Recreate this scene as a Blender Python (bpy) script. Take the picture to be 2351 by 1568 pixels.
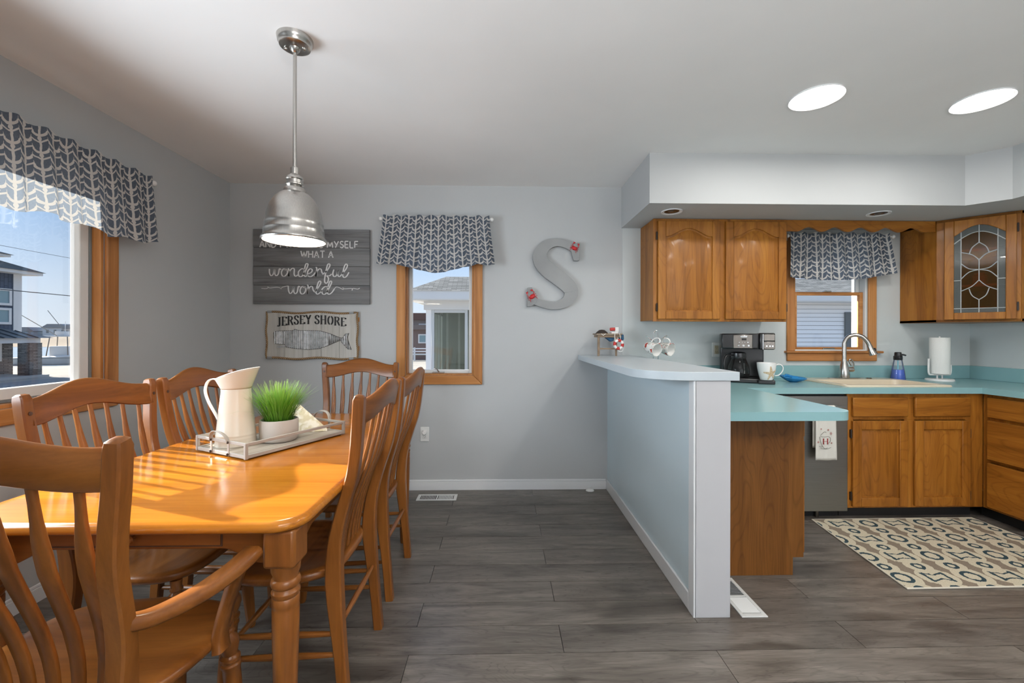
import bpy, bmesh, math, random
from mathutils import Vector, Matrix
R = math.radians
PI = math.pi
rnd = random.Random(7)
scene = bpy.context.scene
for _o in list(bpy.data.objects):
    bpy.data.objects.remove(_o)
COL = scene.collection

# ------------------------------------------------------------------ camera
cam_d = bpy.data.cameras.new('camera')
cam_d.sensor_width = 36.0
cam_d.lens = 36.0 * 980.0 / 2351.0
cam_d.shift_y = -15.0 / 2351.0
cam_d.clip_start = 0.03
cam_d.clip_end = 2000
cam = bpy.data.objects.new('camera', cam_d)
COL.objects.link(cam)
cam.matrix_world = (Matrix.Translation((0, 0, 1.24)) @ Matrix.Rotation(R(-1.40), 4, 'Z')
                    @ Matrix.Rotation(R(90), 4, 'X') @ Matrix.Rotation(0.0025, 4, 'Z'))
scene.camera = cam
scene.view_settings.view_transform = 'Standard'
scene.view_settings.look = 'None'
scene.view_settings.exposure = 0.0
scene.view_settings.gamma = 1.0
scene.view_settings.use_curve_mapping = False

# ------------------------------------------------------------------ sky
SKY = 1.05
world = bpy.data.worlds.new('sky')
scene.world = world
world.use_nodes = True
wn = world.node_tree
wn.nodes.clear()
w_out = wn.nodes.new('ShaderNodeOutputWorld')
w_bg = wn.nodes.new('ShaderNodeBackground')
w_tc = wn.nodes.new('ShaderNodeTexCoord')
w_sep = wn.nodes.new('ShaderNodeSeparateXYZ')
w_ramp = wn.nodes.new('ShaderNodeValToRGB')
wn.links.new(w_tc.outputs['Generated'], w_sep.inputs[0])
wn.links.new(w_sep.outputs['Z'], w_ramp.inputs[0])
er = w_ramp.color_ramp.elements
er[0].position = 0.0
er[0].color = (0.80, 0.88, 0.97, 1)
er[1].position = 1.0
er[1].color = (0.40, 0.60, 0.95, 1)
for _p, _c in ((0.07, (0.70, 0.83, 0.98, 1)), (0.22, (0.40, 0.63, 0.97, 1))):
    _e = er.new(_p)
    _e.color = _c
wn.links.new(w_ramp.outputs[0], w_bg.inputs[0])
w_bg.inputs[1].default_value = SKY
wn.links.new(w_bg.outputs[0], w_out.inputs[0])

# ------------------------------------------------------------------ sun (low winter sun, through the dining window)
SUN_EL = R(18.0)
sun_d = bpy.data.lights.new('sun', 'SUN')
sun_d.energy = 21.0
sun_d.angle = R(0.6)
sun_d.color = (1.0, 0.93, 0.82)
sun = bpy.data.objects.new('sun', sun_d)
COL.objects.link(sun)
_dir = Vector((0.95 * math.cos(SUN_EL), -0.312 * math.cos(SUN_EL), -math.sin(SUN_EL)))
sun.rotation_euler = _dir.to_track_quat('-Z', 'Y').to_euler()
sun.location = (-8, 4, 6)

# added fill panels, set at two unseen windows behind the camera
def area(name, loc, rot, sx, sy, power, color):
    d = bpy.data.lights.new(name, 'AREA')
    d.shape = 'RECTANGLE'
    d.size, d.size_y = sx, sy
    d.energy = power
    d.color = color
    o = bpy.data.objects.new(name, d)
    COL.objects.link(o)
    o.location = loc
    o.rotation_euler = rot
    return o
FRONT_Y = -3.2
area('fill_front_left', (0.75, FRONT_Y + 0.03, 1.25), (R(90), 0, 0), 1.7, 1.9, 20, (0.95, 0.97, 1.0))
area('fill_front_right', (2.75, FRONT_Y + 0.03, 1.25), (R(90), 0, 0), 1.7, 1.9, 30, (0.95, 0.97, 1.0))
# added fill panel in the out-of-view near half of the dining window
_w = area('fill_dining_window', (-2.118, 1.16, 1.35), (R(82), 0, R(-90)), 1.18, 0.82, 48, (0.78, 0.90, 1.0))
_w.data.spread = R(160)
CAN_STRENGTH = 98.0

# ------------------------------------------------------------------ node expression helper
class X:
    def __init__(s, nt, sock):
        s.nt, s.sock = nt, sock
    def _m(s, op, b=None, c=None):
        n = s.nt.nodes.new('ShaderNodeMath')
        n.operation = op
        for i, a in enumerate((s, b, c)):
            if a is None:
                continue
            if isinstance(a, X):
                s.nt.links.new(a.sock, n.inputs[i])
            else:
                n.inputs[i].default_value = a
        return X(s.nt, n.outputs[0])
    def __add__(s, o): return s._m('ADD', o)
    __radd__ = __add__
    def __sub__(s, o): return s._m('SUBTRACT', o)
    def __rsub__(s, o): return (s * -1.0) + o
    def __mul__(s, o): return s._m('MULTIPLY', o)
    __rmul__ = __mul__
    def __truediv__(s, o): return s._m('DIVIDE', o)
    def fract(s): return s._m('FRACT')
    def floor(s): return s._m('FLOOR')
    def abs(s): return s._m('ABSOLUTE')
    def sin(s): return s._m('SINE')
    def sqrt(s): return s._m('SQRT')
    def min(s, o): return s._m('MINIMUM', o)
    def max(s, o): return s._m('MAXIMUM', o)
    def lt(s, o): return s._m('LESS_THAN', o)
    def gt(s, o): return s._m('GREATER_THAN', o)
    def mod(s, o): return s._m('FLOORED_MODULO', o)

class Mt:
    """a principled material with helpers"""
    def __init__(s, name, color=(0.8, 0.8, 0.8), rough=0.5, metal=0.0, spec=0.5, coat=0.0):
        s.m = bpy.data.materials.new(name)
        s.m.use_nodes = True
        s.nt = s.m.node_tree
        s.b = s.nt.nodes['Principled BSDF']
        s.out = s.nt.nodes['Material Output']
        s.set('Base Color', (*color, 1))
        s.set('Roughness', rough)
        s.set('Metallic', metal)
        s.set('Specular IOR Level', spec)
        if coat:
            s.set('Coat Weight', coat)
            s.set('Coat Roughness', 0.12)
        s.m.diffuse_color = (*color, 1)
    def set(s, k, v): s.b.inputs[k].default_value = v
    def n(s, t): return s.nt.nodes.new(t)
    def l(s, a, b): s.nt.links.new(a, b)
    def coords(s, kind='Object', scale=(1, 1, 1), rand=0.0, rot=(0, 0, 0)):
        tc = s.n('ShaderNodeTexCoord')
        mp = s.n('ShaderNodeMapping')
        mp.inputs['Scale'].default_value = scale
        mp.inputs['Rotation'].default_value = rot
        src = tc.outputs[kind]
        if rand:
            oi = s.n('ShaderNodeObjectInfo')
            mu = s.n('ShaderNodeMath')
            mu.operation = 'MULTIPLY'
            mu.inputs[1].default_value = rand
            s.l(oi.outputs['Random'], mu.inputs[0])
            cx = s.n('ShaderNodeCombineXYZ')
            for i in range(3):
                s.l(mu.outputs[0], cx.inputs[i])
            ad = s.n('ShaderNodeVectorMath')
            ad.operation = 'ADD'
            s.l(src, ad.inputs[0])
            s.l(cx.outputs[0], ad.inputs[1])
            src = ad.outputs[0]
        s.l(src, mp.inputs['Vector'])
        return mp.outputs[0]
    def noise(s, vec, scale=5, detail=4, rough=0.55, dist=0.0):
        n = s.n('ShaderNodeTexNoise')
        n.inputs['Scale'].default_value = scale
        n.inputs['Detail'].default_value = detail
        n.inputs['Roughness'].default_value = rough
        n.inputs['Distortion'].default_value = dist
        s.l(vec, n.inputs['Vector'])
        return n.outputs['Fac']
    def ramp(s, fac, stops):
        r = s.n('ShaderNodeValToRGB')
        e = r.color_ramp.elements
        e[0].position, e[0].color = stops[0][0], (*stops[0][1], 1)
        e[1].position, e[1].color = stops[-1][0], (*stops[-1][1], 1)
        for p, c in stops[1:-1]:
            q = e.new(p)
            q.color = (*c, 1)
        s.l(fac, r.inputs[0])
        return r.outputs[0]
    def mix(s, fac, a, b, mode='MIX'):
        n = s.n('ShaderNodeMix')
        n.data_type = 'RGBA'
        n.blend_type = mode
        for sock, v in ((n.inputs[0], fac), (n.inputs[6], a), (n.inputs[7], b)):
            if isinstance(v, X):
                v = v.sock
            if isinstance(v, (int, float)):
                sock.default_value = v
            elif isinstance(v, tuple):
                sock.default_value = (*v, 1)
            else:
                s.l(v, sock)
        return n.outputs[2]
    def base(s, sock): s.l(sock, s.b.inputs['Base Color'])
    def bump(s, h, strength=0.2, dist=0.01):
        n = s.n('ShaderNodeBump')
        n.inputs['Strength'].default_value = strength
        n.inputs['Distance'].default_value = dist
        s.l(h.sock if isinstance(h, X) else h, n.inputs['Height'])
        s.l(n.outputs[0], s.b.inputs['Normal'])
    def xyz(s, vec):
        n = s.n('ShaderNodeSeparateXYZ')
        s.l(vec, n.inputs[0])
        return [X(s.nt, n.outputs[i]) for i in range(3)]

def paint(name, c, rough=0.6, var=0.03, bump=0.03):
    m = Mt(name, c, rough, spec=0.35)
    v = m.coords('Object')
    f = m.noise(v, 1.3, 3)
    lo = tuple(x * (1 - var) for x in c)
    hi = tuple(min(1, x * (1 + var)) for x in c)
    m.base(m.ramp(f, [(0.3, lo), (0.7, hi)]))
    if bump:
        m.bump(m.noise(v, 160, 2), bump, 0.002)
    return m.m

def wood(name, dark, mid, light, axis='z', rough=0.35, coat=0.0, fine=1.0, bump=0.05, big=1.0, cath=0.0):
    m = Mt(name, mid, rough, spec=0.28, coat=coat)
    k = {'x': (0.55, 7, 7), 'y': (7, 0.55, 7), 'z': (7, 7, 0.55)}[axis]
    k2 = {'x': (2.0, 90, 90), 'y': (90, 2.0, 90), 'z': (90, 90, 2.0)}[axis]
    v = m.coords('Object', tuple(q * big for q in k), rand=9.0)
    f = m.noise(v, 1.4, 5, 0.6, 0.9)
    v2 = m.coords('Object', tuple(q * fine for q in k2), rand=5.0)
    g = m.noise(v2, 1.5, 3, 0.7)
    col = m.ramp(f, [(0.28, dark), (0.5, mid), (0.72, light)])
    gr = m.ramp(g, [(0.3, (0.72, 0.68, 0.62)), (0.62, (1, 1, 1))])
    col = m.mix(0.55, col, gr, 'MULTIPLY')
    if cath:   # growth-ring figure
        kc = {'x': (0.6, 3.2, 3.2), 'y': (3.2, 0.6, 3.2), 'z': (3.2, 3.2, 0.6)}[axis]
        fc_ = X(m.nt, m.noise(m.coords('Object', kc, rand=13.0), 1.2, 2, 0.45, 0.3))
        ln = ((fc_ * 26.0).fract() - 0.5).abs()
        col = m.mix(cath, col, m.ramp(ln.sock, [(0.0, (0.55, 0.50, 0.45)), (0.16, (1, 1, 1)), (0.5, (1, 1, 1))]), 'MULTIPLY')
    m.base(col)
    m.bump(g, bump, 0.003)
    return m.m

def plain(name, c, rough=0.5, metal=0.0, spec=0.5, coat=0.0):
    return Mt(name, c, rough, metal, spec, coat).m

def brushed(name, c, rough=0.3, axis='z'):
    m = Mt(name, c, rough, 1.0)
    k = {'x': (2, 160, 160), 'y': (160, 2, 160), 'z': (160, 160, 2)}[axis]
    f = m.noise(m.coords('Object', k), 2, 2)
    m.base(m.ramp(f, [(0.3, tuple(x * 0.86 for x in c)), (0.7, c)]))
    m.bump(f, 0.06, 0.001)
    return m.m

def glassy(name, tint=(1, 1, 1), gloss=0.07, rough=0.0, body=0.0, bodycol=(0.9, 0.95, 1)):
    m = Mt(name)
    nt = m.nt
    nt.nodes.remove(m.b)
    tr = m.n('ShaderNodeBsdfTransparent')
    tr.inputs[0].default_value = (*tint, 1)
    gl = m.n('ShaderNodeBsdfGlossy')
    gl.inputs['Roughness'].default_value = rough
    fr = m.n('ShaderNodeFresnel')
    fr.inputs[0].default_value = 1.35
    mx = m.n('ShaderNodeMixShader')
    m.l(fr.outputs[0], mx.inputs[0])
    m.l(tr.outputs[0], mx.inputs[1])
    m.l(gl.outputs[0], mx.inputs[2])
    last = mx.outputs[0]
    if body:
        df = m.n('ShaderNodeBsdfDiffuse')
        df.inputs[0].default_value = (*bodycol, 1)
        m2 = m.n('ShaderNodeMixShader')
        m2.inputs[0].default_value = body
        m.l(last, m2.inputs[1])
        m.l(df.outputs[0], m2.inputs[2])
        last = m2.outputs[0]
    m.l(last, m.out.inputs[0])
    return m.m

def emit(name, c, s):
    m = Mt(name, c)
    m.set('Emission Color', (*c, 1))
    m.set('Emission Strength', s)
    return m.m

M = {}
M['wall'] = paint('wall_grey_paint', (0.475, 0.488, 0.492), 0.55)
M['wallk'] = paint('kitchen_grey_paint', (0.56, 0.595, 0.595), 0.45)
M['blue'] = paint('pale_blue_paint', (0.60, 0.71, 0.76), 0.35)
M['white'] = paint('white_trim_paint', (0.74, 0.75, 0.76), 0.35, 0.015, 0.0)
M['post'] = paint('pale_grey_post_paint', (0.50, 0.50, 0.515), 0.4, 0.02, 0.0)
M['ceil'] = paint('white_ceiling_paint', (0.82, 0.81, 0.80), 0.7)
M['subfloor'] = plain('dark_subfloor', (0.02, 0.018, 0.016), 0.8)
HD, HM, HL = (0.115, 0.036, 0.007), (0.205, 0.069, 0.013), (0.275, 0.100, 0.020)
for a in 'xyz':
    M['honey' + a] = wood('honey_maple_' + a, HD, HM, HL, a, 0.30, 0.15, 0.8, 0.02)
    M['oak' + a] = wood('golden_oak_' + a, (0.185, 0.062, 0.007), (0.315, 0.116, 0.014), (0.42, 0.172, 0.025), a, 0.42, 0.1, 1.0, 0.12, 1.0, 0.42)
    M['pine' + a] = wood('window_pine_' + a, (0.30, 0.115, 0.03), (0.47, 0.20, 0.06), (0.58, 0.28, 0.10), a, 0.35, 0.25, 0.7, 0.03)
M['hole'] = plain('dark_plug', (0.05, 0.02, 0.01), 0.5)
M['sashwhite'] = plain('white_vinyl', (0.72, 0.74, 0.74), 0.35)
M['greyvinyl'] = plain('grey_weatherstrip', (0.20, 0.22, 0.23), 0.5)
M['glass'] = glassy('window_glass')
M['teal'] = paint('pale_teal_laminate', (0.24, 0.425, 0.445), 0.22, 0.03, 0.01)
M['barlam'] = paint('pale_blue_grey_laminate', (0.50, 0.56, 0.60), 0.28, 0.03, 0.01)
M['nickel'] = brushed('brushed_nickel', (0.52, 0.50, 0.47), 0.26, 'z')
M['chrome'] = plain('chrome', (0.75, 0.75, 0.76), 0.12, 1.0)
M['steel'] = brushed('stainless_steel', (0.30, 0.30, 0.29), 0.38, 'x')
M['bronze'] = plain('dark_bronze', (0.045, 0.035, 0.03), 0.4, 0.7)
M['black'] = plain('black_plastic', (0.012, 0.012, 0.013), 0.25)
M['darkkick'] = plain('black_vinyl_toe_kick', (0.012, 0.012, 0.012), 0.5)
M['gunmetal'] = brushed('gunmetal', (0.22, 0.20, 0.18), 0.3, 'z')
M['cream'] = plain('cream_enamel', (0.66, 0.60, 0.50), 0.22, coat=0.3)
M['white_cer'] = plain('white_ceramic', (0.82, 0.81, 0.79), 0.2, coat=0.3)
M['plate'] = plain('white_plastic', (0.76, 0.76, 0.74), 0.35)
M['outlet_ivory'] = plain('ivory_plastic', (0.55, 0.48, 0.34), 0.4)
M['dark'] = plain('dark_slot', (0.02, 0.02, 0.02), 0.6)
M['red'] = plain('red_paint', (0.50, 0.025, 0.02), 0.4)

# floor planks
def floor_mat():
    m = Mt('grey_oak_laminate', (0.14, 0.125, 0.11), 0.36, spec=0.5)
    oi = m.n('ShaderNodeObjectInfo')
    v = m.coords('Object', (1.3, 9, 9), rand=17.0)
    f = m.noise(v, 1.5, 6, 0.62, 1.2)
    v2 = m.coords('Object', (5, 120, 120), rand=11.0)
    g = m.noise(v2, 1.4, 3, 0.7)
    vk = m.coords('Object', (2.2, 6.5, 1), rand=23.0)
    kn = m.noise(vk, 1.0, 2, 0.5, 0.4)
    col = m.ramp(f, [(0.25, (0.072, 0.062, 0.054)), (0.5, (0.150, 0.134, 0.118)), (0.75, (0.240, 0.218, 0.195))])
    col = m.mix(0.75, col, m.ramp(g, [(0.3, (0.62, 0.60, 0.58)), (0.65, (1, 1, 1))]), 'MULTIPLY')
    col = m.mix(0.65, col, m.ramp(kn, [(0.28, (0.30, 0.28, 0.26)), (0.44, (1, 1, 1))]), 'MULTIPLY')
    fr = X(m.nt, m.noise(m.coords('Object', (0.8, 5.5, 1), rand=31.0), 1.5, 3, 0.5, 0.5))
    ln = ((fr * 22.0).fract() - 0.5).abs()
    col = m.mix(0.55, col, m.ramp(ln.sock, [(0.0, (0.55, 0.54, 0.53)), (0.14, (1, 1, 1)), (0.5, (1, 1, 1))]), 'MULTIPLY')
    tone = m.ramp(oi.outputs['Random'], [(0.0, (0.84, 0.83, 0.82)), (1.0, (1.10, 1.08, 1.05))])
    m.base(m.mix(1.0, col, tone, 'MULTIPLY'))
    rr = m.ramp(g, [(0.3, (0.38,) * 3), (0.7, (0.26,) * 3)])
    m.l(rr, m.b.inputs['Roughness'])
    m.bump(g, 0.10, 0.002)
    return m.m
M['plank'] = floor_mat()

# printed valance cloth: cream anchors over slate blue
def fabric_mat():
    m = Mt('anchor_print_cotton', (0.2, 0.24, 0.3), 0.9, spec=0.1)
    x, y, z = m.xyz(m.coords('UV'))
    nz = X(m.nt, m.noise(m.coords('UV'), 30, 2))
    nz = (nz - 0.5) * 0.010
    u = (x + nz) / 0.068
    vv = (y + nz) / 0.080
    col_i = u.floor()
    off = (col_i * 0.5).fract()
    cx = u.fract() - 0.5
    cy = (vv + off).fract()
    shank = cx.abs().lt(0.075)
    # the flukes: an arc under each anchor, reaching its neighbours
    rr = ((cx * cx) + ((cy - 0.95) * (cy - 0.95)) * 1.3).sqrt()
    arc = ((rr - 0.56).abs().lt(0.085)) * cy.lt(0.95)
    rr2 = ((cx * cx) + ((cy - 0.28) * (cy - 0.28))).sqrt()
    ring = rr2.lt(0.13)
    stock = (cy - 0.03 - cx.abs() * 0.5).abs().lt(0.05)
    barb = ((cx.abs() - 0.46).abs().lt(0.085)) * ((cy - 0.68).abs().lt(0.07))
    mask = shank.max(arc).max(ring).max(stock).max(barb)
    wv = m.noise(m.coords('UV', (1, 0.25, 1)), 400, 2)
    navy = m.ramp(wv, [(0.3, (0.062, 0.076, 0.100)), (0.7, (0.105, 0.126, 0.158))])
    col = m.mix(mask, navy, (0.56, 0.54, 0.51))
    m.base(col)
    m.bump(wv, 0.15, 0.001)
    tl = m.n('ShaderNodeBsdfTranslucent')
    m.l(m.mix(mask, (0.36, 0.44, 0.55), (0.60, 0.62, 0.62)), tl.inputs[0])
    mx = m.n('ShaderNodeMixShader')
    mx.inputs[0].default_value = 0.17
    m.l(m.b.outputs[0], mx.inputs[1])
    m.l(tl.outputs[0], mx.inputs[2])
    m.l(mx.outputs[0], m.out.inputs[0])
    return m.m
M['fabric'] = fabric_mat()

def rug_mat():
    m = Mt('ogee_rug_pile', (0.5, 0.45, 0.35), 0.95, spec=0.1)
    v = m.coords('Object')
    x, y, z = m.xyz(v)
    nz = (X(m.nt, m.noise(v, 55, 3)) - 0.5) * 0.022
    PXr, PYr = 0.37, 0.205
    def cell(ox, oy):
        a = (((x + nz) / PXr + ox).fract() - 0.5) * PXr
        b = (((y + nz) / PYr + oy).fract() - 0.5) * PYr
        return a, b
    def rad(a, b, kx=1.0, ky=1.0):
        return ((a * kx) * (a * kx) + (b * ky) * (b * ky)).sqrt()
    a0, b0 = cell(0.0, 0.0)
    a1, b1 = cell(0.5, 0.0)
    a2, b2 = cell(0.0, 0.5)
    a3, b3 = cell(0.5, 0.5)
    r0 = rad(a0, b0); r2 = rad(a2, b2); r3 = rad(a3, b3)
    big = (r0 - 0.040).abs().lt(0.0085)
    sm2 = (r2 - 0.024).abs().lt(0.008)
    sm3 = (r3 - 0.024).abs().lt(0.008)
    # bow-tie motif: flared end caps joined by two thin lines
    caps = ((a1.abs() - 0.052).abs().lt(0.009)) * (b1.abs().lt(0.042))
    lines = ((b1.abs() - 0.018 - a1.abs() * 0.30).abs().lt(0.0045)) * (a1.abs().lt(0.056))
    teal = big.max(sm2).max(sm3).max(caps).max(lines)
    halo = r0.lt(0.083).max(rad(a1, b1, 0.80).lt(0.078)).max(rad(a2, b2, 0.8, 1.0).lt(0.055)).max(rad(a3, b3, 0.8, 1.0).lt(0.055))
    lat = 1.0 - halo
    pile = m.noise(v, 260, 3)
    cr = m.ramp(pile, [(0.3, (0.42, 0.37, 0.27)), (0.7, (0.66, 0.60, 0.46))])
    tp = m.ramp(pile, [(0.3, (0.17, 0.135, 0.10)), (0.7, (0.28, 0.23, 0.18))])
    te = m.ramp(pile, [(0.3, (0.02, 0.035, 0.045)), (0.7, (0.05, 0.085, 0.10))])
    m.base(m.mix(teal, m.mix(lat, cr, tp), te))
    m.bump(pile, 0.5, 0.004)
    return m.m
M['rug'] = rug_mat()

# ------------------------------------------------------------------ mesh helper
class MB:
    def __init__(s):
        s.v, s.f, s.uv = [], [], {}
    def add(s, vs, fs, mat=None):
        o = len(s.v)
        for p in vs:
            p = Vector(p)
            s.v.append(mat @ p if mat else p)
        s.f += [tuple(i + o for i in f) for f in fs]
        return s
    def box(s, x0, x1, y0, y1, z0, z1, mat=None):
        vs = [(x, y, z) for z in (z0, z1) for y in (y0, y1) for x in (x0, x1)]
        return s.add(vs, [(0, 2, 3, 1), (4, 5, 7, 6), (0, 1, 5, 4), (2, 6, 7, 3), (0, 4, 6, 2), (1, 3, 7, 5)], mat)
    def prism(s, poly, a, b, plane='xy', mat=None):
        def P(p, q):
            return {'xy': (p[0], p[1], q), 'xz': (p[0], q, p[1]), 'yz': (q, p[0], p[1])}[plane]
        n = len(poly)
        vs = [P(p, a) for p in poly] + [P(p, b) for p in poly]
        fs = [tuple(range(n)), tuple(range(2 * n - 1, n - 1, -1))]
        fs += [(i, n + i, n + (i + 1) % n, (i + 1) % n) for i in range(n)]
        return s.add(vs, fs, mat)
    def tube(s, pts, r, n=10, closed=False, mat=None, caps=True, flat=1.0, side=None):
        pts = [Vector(p) for p in pts]
        k = len(pts)
        rs = r if isinstance(r, (list, tuple)) else [r] * k
        vs, fs = [], []
        up = None
        for i, p in enumerate(pts):
            if closed:
                t = pts[(i + 1) % k] - pts[i - 1]
            else:
                t = pts[min(i + 1, k - 1)] - pts[max(i - 1, 0)]
            if t.length < 1e-9:
                t = Vector((0, 0, 1))
            t.normalize()
            if up is None:
                up = Vector(side) if side else (Vector((0, 0, 1)) if abs(t.z) < 0.9 else Vector((1, 0, 0)))
            a = up - t * up.dot(t)
            if a.length < 1e-6:
                a = t.orthogonal()
            a.normalize()
            up = a
            b = t.cross(a)
            for j in range(n):
                th = 2 * PI * j / n
                vs.append(p + a * (math.cos(th) * rs[i]) + b * (math.sin(th) * rs[i] * flat))
        m = k if closed else k - 1
        for i in range(m):
            for j in range(n):
                a0, a1 = i * n + j, i * n + (j + 1) % n
                b0, b1 = ((i + 1) % k) * n + j, ((i + 1) % k) * n + (j + 1) % n
                fs.append((a0, a1, b1, b0))
        if not closed and caps:
            fs.append(tuple(range(n - 1, -1, -1)))
            fs.append(tuple((k - 1) * n + j for j in range(n)))
        return s.add(vs, fs, mat)
    def sweep(s, pts, ws, ts, side=(1, 0, 0), ch=0.25, mat=None):
        """a bar of rectangular section with chamfered corners; ws along `side`, ts across"""
        pts = [Vector(p) for p in pts]
        k = len(pts)
        ws = ws if isinstance(ws, (list, tuple)) else [ws] * k
        ts = ts if isinstance(ts, (list, tuple)) else [ts] * k
        sd = Vector(side)
        vs, fs = [], []
        for i, p in enumerate(pts):
            t = (pts[min(i + 1, k - 1)] - pts[max(i - 1, 0)]).normalized()
            a = (sd - t * sd.dot(t)).normalized()
            b = t.cross(a)
            w, h = ws[i] / 2, ts[i] / 2
            c = min(w, h) * ch
            for (x, y) in ((w, h - c), (w - c, h), (-w + c, h), (-w, h - c), (-w, -h + c), (-w + c, -h), (w - c, -h), (w, -h + c)):
                vs.append(p + a * x + b * y)
        for i in range(k - 1):
            for j in range(8):
                fs.append((i * 8 + j, i * 8 + (j + 1) % 8, i * 8 + 8 + (j + 1) % 8, i * 8 + 8 + j))
        fs.append(tuple(range(7, -1, -1)))
        fs.append(tuple((k - 1) * 8 + j for j in range(8)))
        return s.add(vs, fs, mat)
    def lathe(s, prof, n=24, mat=None, cap=True, sx=1.0, sy=1.0):
        vs, fs = [], []
        for r, z in prof:
            for j in range(n):
                th = 2 * PI * j / n
                vs.append((r * math.cos(th) * sx, r * math.sin(th) * sy, z))
        for i in range(len(prof) - 1):
            for j in range(n):
                fs.append((i * n + j, i * n + (j + 1) % n, (i + 1) * n + (j + 1) % n, (i + 1) * n + j))
        if cap:
            if prof[0][0] > 1e-5:
                fs.append(tuple(range(n - 1, -1, -1)))
            if prof[-1][0] > 1e-5:
                fs.append(tuple((len(prof) - 1) * n + j for j in range(n)))
        return s.add(vs, fs, mat)
    def grid(s, fn, nu, nv, uvfn=None, mat=None):
        o = len(s.v)
        vs = [fn(i / nu, j / nv) for j in range(nv + 1) for i in range(nu + 1)]
        fs = [(j * (nu + 1) + i, j * (nu + 1) + i + 1, (j + 1) * (nu + 1) + i + 1, (j + 1) * (nu + 1) + i)
              for j in range(nv) for i in range(nu)]
        if uvfn:
            for j in range(nv + 1):
                for i in range(nu + 1):
                    s.uv[o + j * (nu + 1) + i] = uvfn(i / nu, j / nv)
        return s.add(vs, fs, mat)
    def ribbon(s, pts, wfn, z=0.0, plane='xz', h=0.0015):
        """flat lettering stroke: pts in 2D; laid in the plane, h proud (towards -y)"""
        n = len(pts)
        L, Q = [], []
        for i in range(n):
            a, b = pts[max(i - 1, 0)], pts[min(i + 1, n - 1)]
            tx, ty = b[0] - a[0], b[1] - a[1]
            d = math.hypot(tx, ty) or 1
            tx, ty = tx / d, ty / d
            w = wfn(tx, ty, i / max(1, n - 1)) / 2
            L.append((pts[i][0] - ty * w, pts[i][1] + tx * w))
            Q.append((pts[i][0] + ty * w, pts[i][1] - tx * w))
        vs = [(p[0], z - h, p[1]) for p in L] + [(p[0], z - h, p[1]) for p in Q]
        vs += [(p[0], z, p[1]) for p in L] + [(p[0], z, p[1]) for p in Q]
        fs = []
        for i in range(n - 1):
            fs.append((i, i + 1, n + i + 1, n + i))
            fs.append((2 * n + i, 2 * n + i + 1, i + 1, i))
            fs.append((n + i, n + i + 1, 3 * n + i + 1, 3 * n + i))
        return s.add(vs, fs)
    def build(s, name, mat, parent=None, bevel=0.0, seg=2, smooth=35, loc=None, rot=None, thick=0.0):
        me = bpy.data.meshes.new(name)
        bm = bmesh.new()
        bv = [bm.verts.new(p) for p in s.v]
        for f in s.f:
            try:
                bm.faces.new([bv[i] for i in f])
            except ValueError:
                pass
        if s.uv:
            bm.verts.index_update()
            lay = bm.loops.layers.uv.new('UVMap')
            for f in bm.faces:
                for lp in f.loops:
                    lp[lay].uv = s.uv.get(lp.vert.index, (0, 0))
        bmesh.ops.recalc_face_normals(bm, faces=bm.faces[:])
        bm.to_mesh(me)
        bm.free()
        if smooth:
            me.shade_smooth()
            me.set_sharp_from_angle(angle=R(smooth))
        if mat is not None:
            me.materials.append(mat)
        o = bpy.data.objects.new(name, me)
        COL.objects.link(o)
        if parent is not None:
            o.parent = parent
        if loc is not None:
            o.location = loc
        if rot is not None:
            o.rotation_euler = rot
        if thick:
            md = o.modifiers.new('thickness', 'SOLIDIFY')
            md.thickness = thick
            md.offset = 0
        if bevel:
            md = o.modifiers.new('bevel', 'BEVEL')
            md.width = bevel
            md.segments = seg
            md.limit_method = 'ANGLE'
            md.angle_limit = R(40)
        return o

def tag(o, label=None, cat=None, group=None, kind=None):
    if label: o['label'] = label
    if cat: o['category'] = cat
    if group: o['group'] = group
    if kind: o['kind'] = kind
    return o

def thing(name, label, cat, loc=(0, 0, 0), rz=0.0, group=None, kind=None):
    o = bpy.data.objects.new(name, None)
    o.empty_display_size = 0.1
    COL.objects.link(o)
    o.location = loc
    o.rotation_euler = (0, 0, rz)
    return tag(o, label, cat, group, kind)

def kids(o):
    return [c for c in bpy.data.objects if c.parent == o]

def copy_tree(o, parent=None):
    c = o.copy()
    COL.objects.link(c)
    c.parent = parent
    for ch in kids(o):
        copy_tree(ch, c)
    return c

def bx(name, mat, parent, x0, x1, y0, y1, z0, z1, bevel=0.0, mt=None):
    return MB().box(x0, x1, y0, y1, z0, z1, mt).build(name, mat, parent, bevel)

def crom(pts, k=6, closed=False):
    """Catmull-Rom through points of any dimension"""
    out = []
    n = len(pts)
    rng = range(n) if closed else range(n - 1)
    for i in rng:
        g = lambda j: pts[j % n] if closed else pts[max(0, min(n - 1, j))]
        a, b, c, d = g(i - 1), g(i), g(i + 1), g(i + 2)
        for q in range(k):
            t = q / k
            out.append(tuple(0.5 * ((2 * b[m]) + (-a[m] + c[m]) * t + (2 * a[m] - 5 * b[m] + 4 * c[m] - d[m]) * t * t
                                    + (-a[m] + 3 * b[m] - 3 * c[m] + d[m]) * t ** 3) for m in range(len(b))))
    if not closed:
        out.append(tuple(pts[-1]))
    return out

def rounded(x0, x1, y0, y1, rads, n=7):
    """rectangle, radii for corners (x0y0, x1y0, x1y1, x0y1)"""
    out = []
    for (cx, cy, r, a0) in ((x0, y0, rads[0], 180), (x1, y0, rads[1], 270), (x1, y1, rads[2], 0), (x0, y1, rads[3], 90)):
        if r <= 0:
            out.append((cx, cy))
            continue
        ox = cx + (r if cx == x0 else -r)
        oy = cy + (r if cy == y0 else -r)
        for i in range(n + 1):
            a = R(a0 + 90 * i / n)
            out.append((ox + r * math.cos(a), oy + r * math.sin(a)))
    return out

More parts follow.
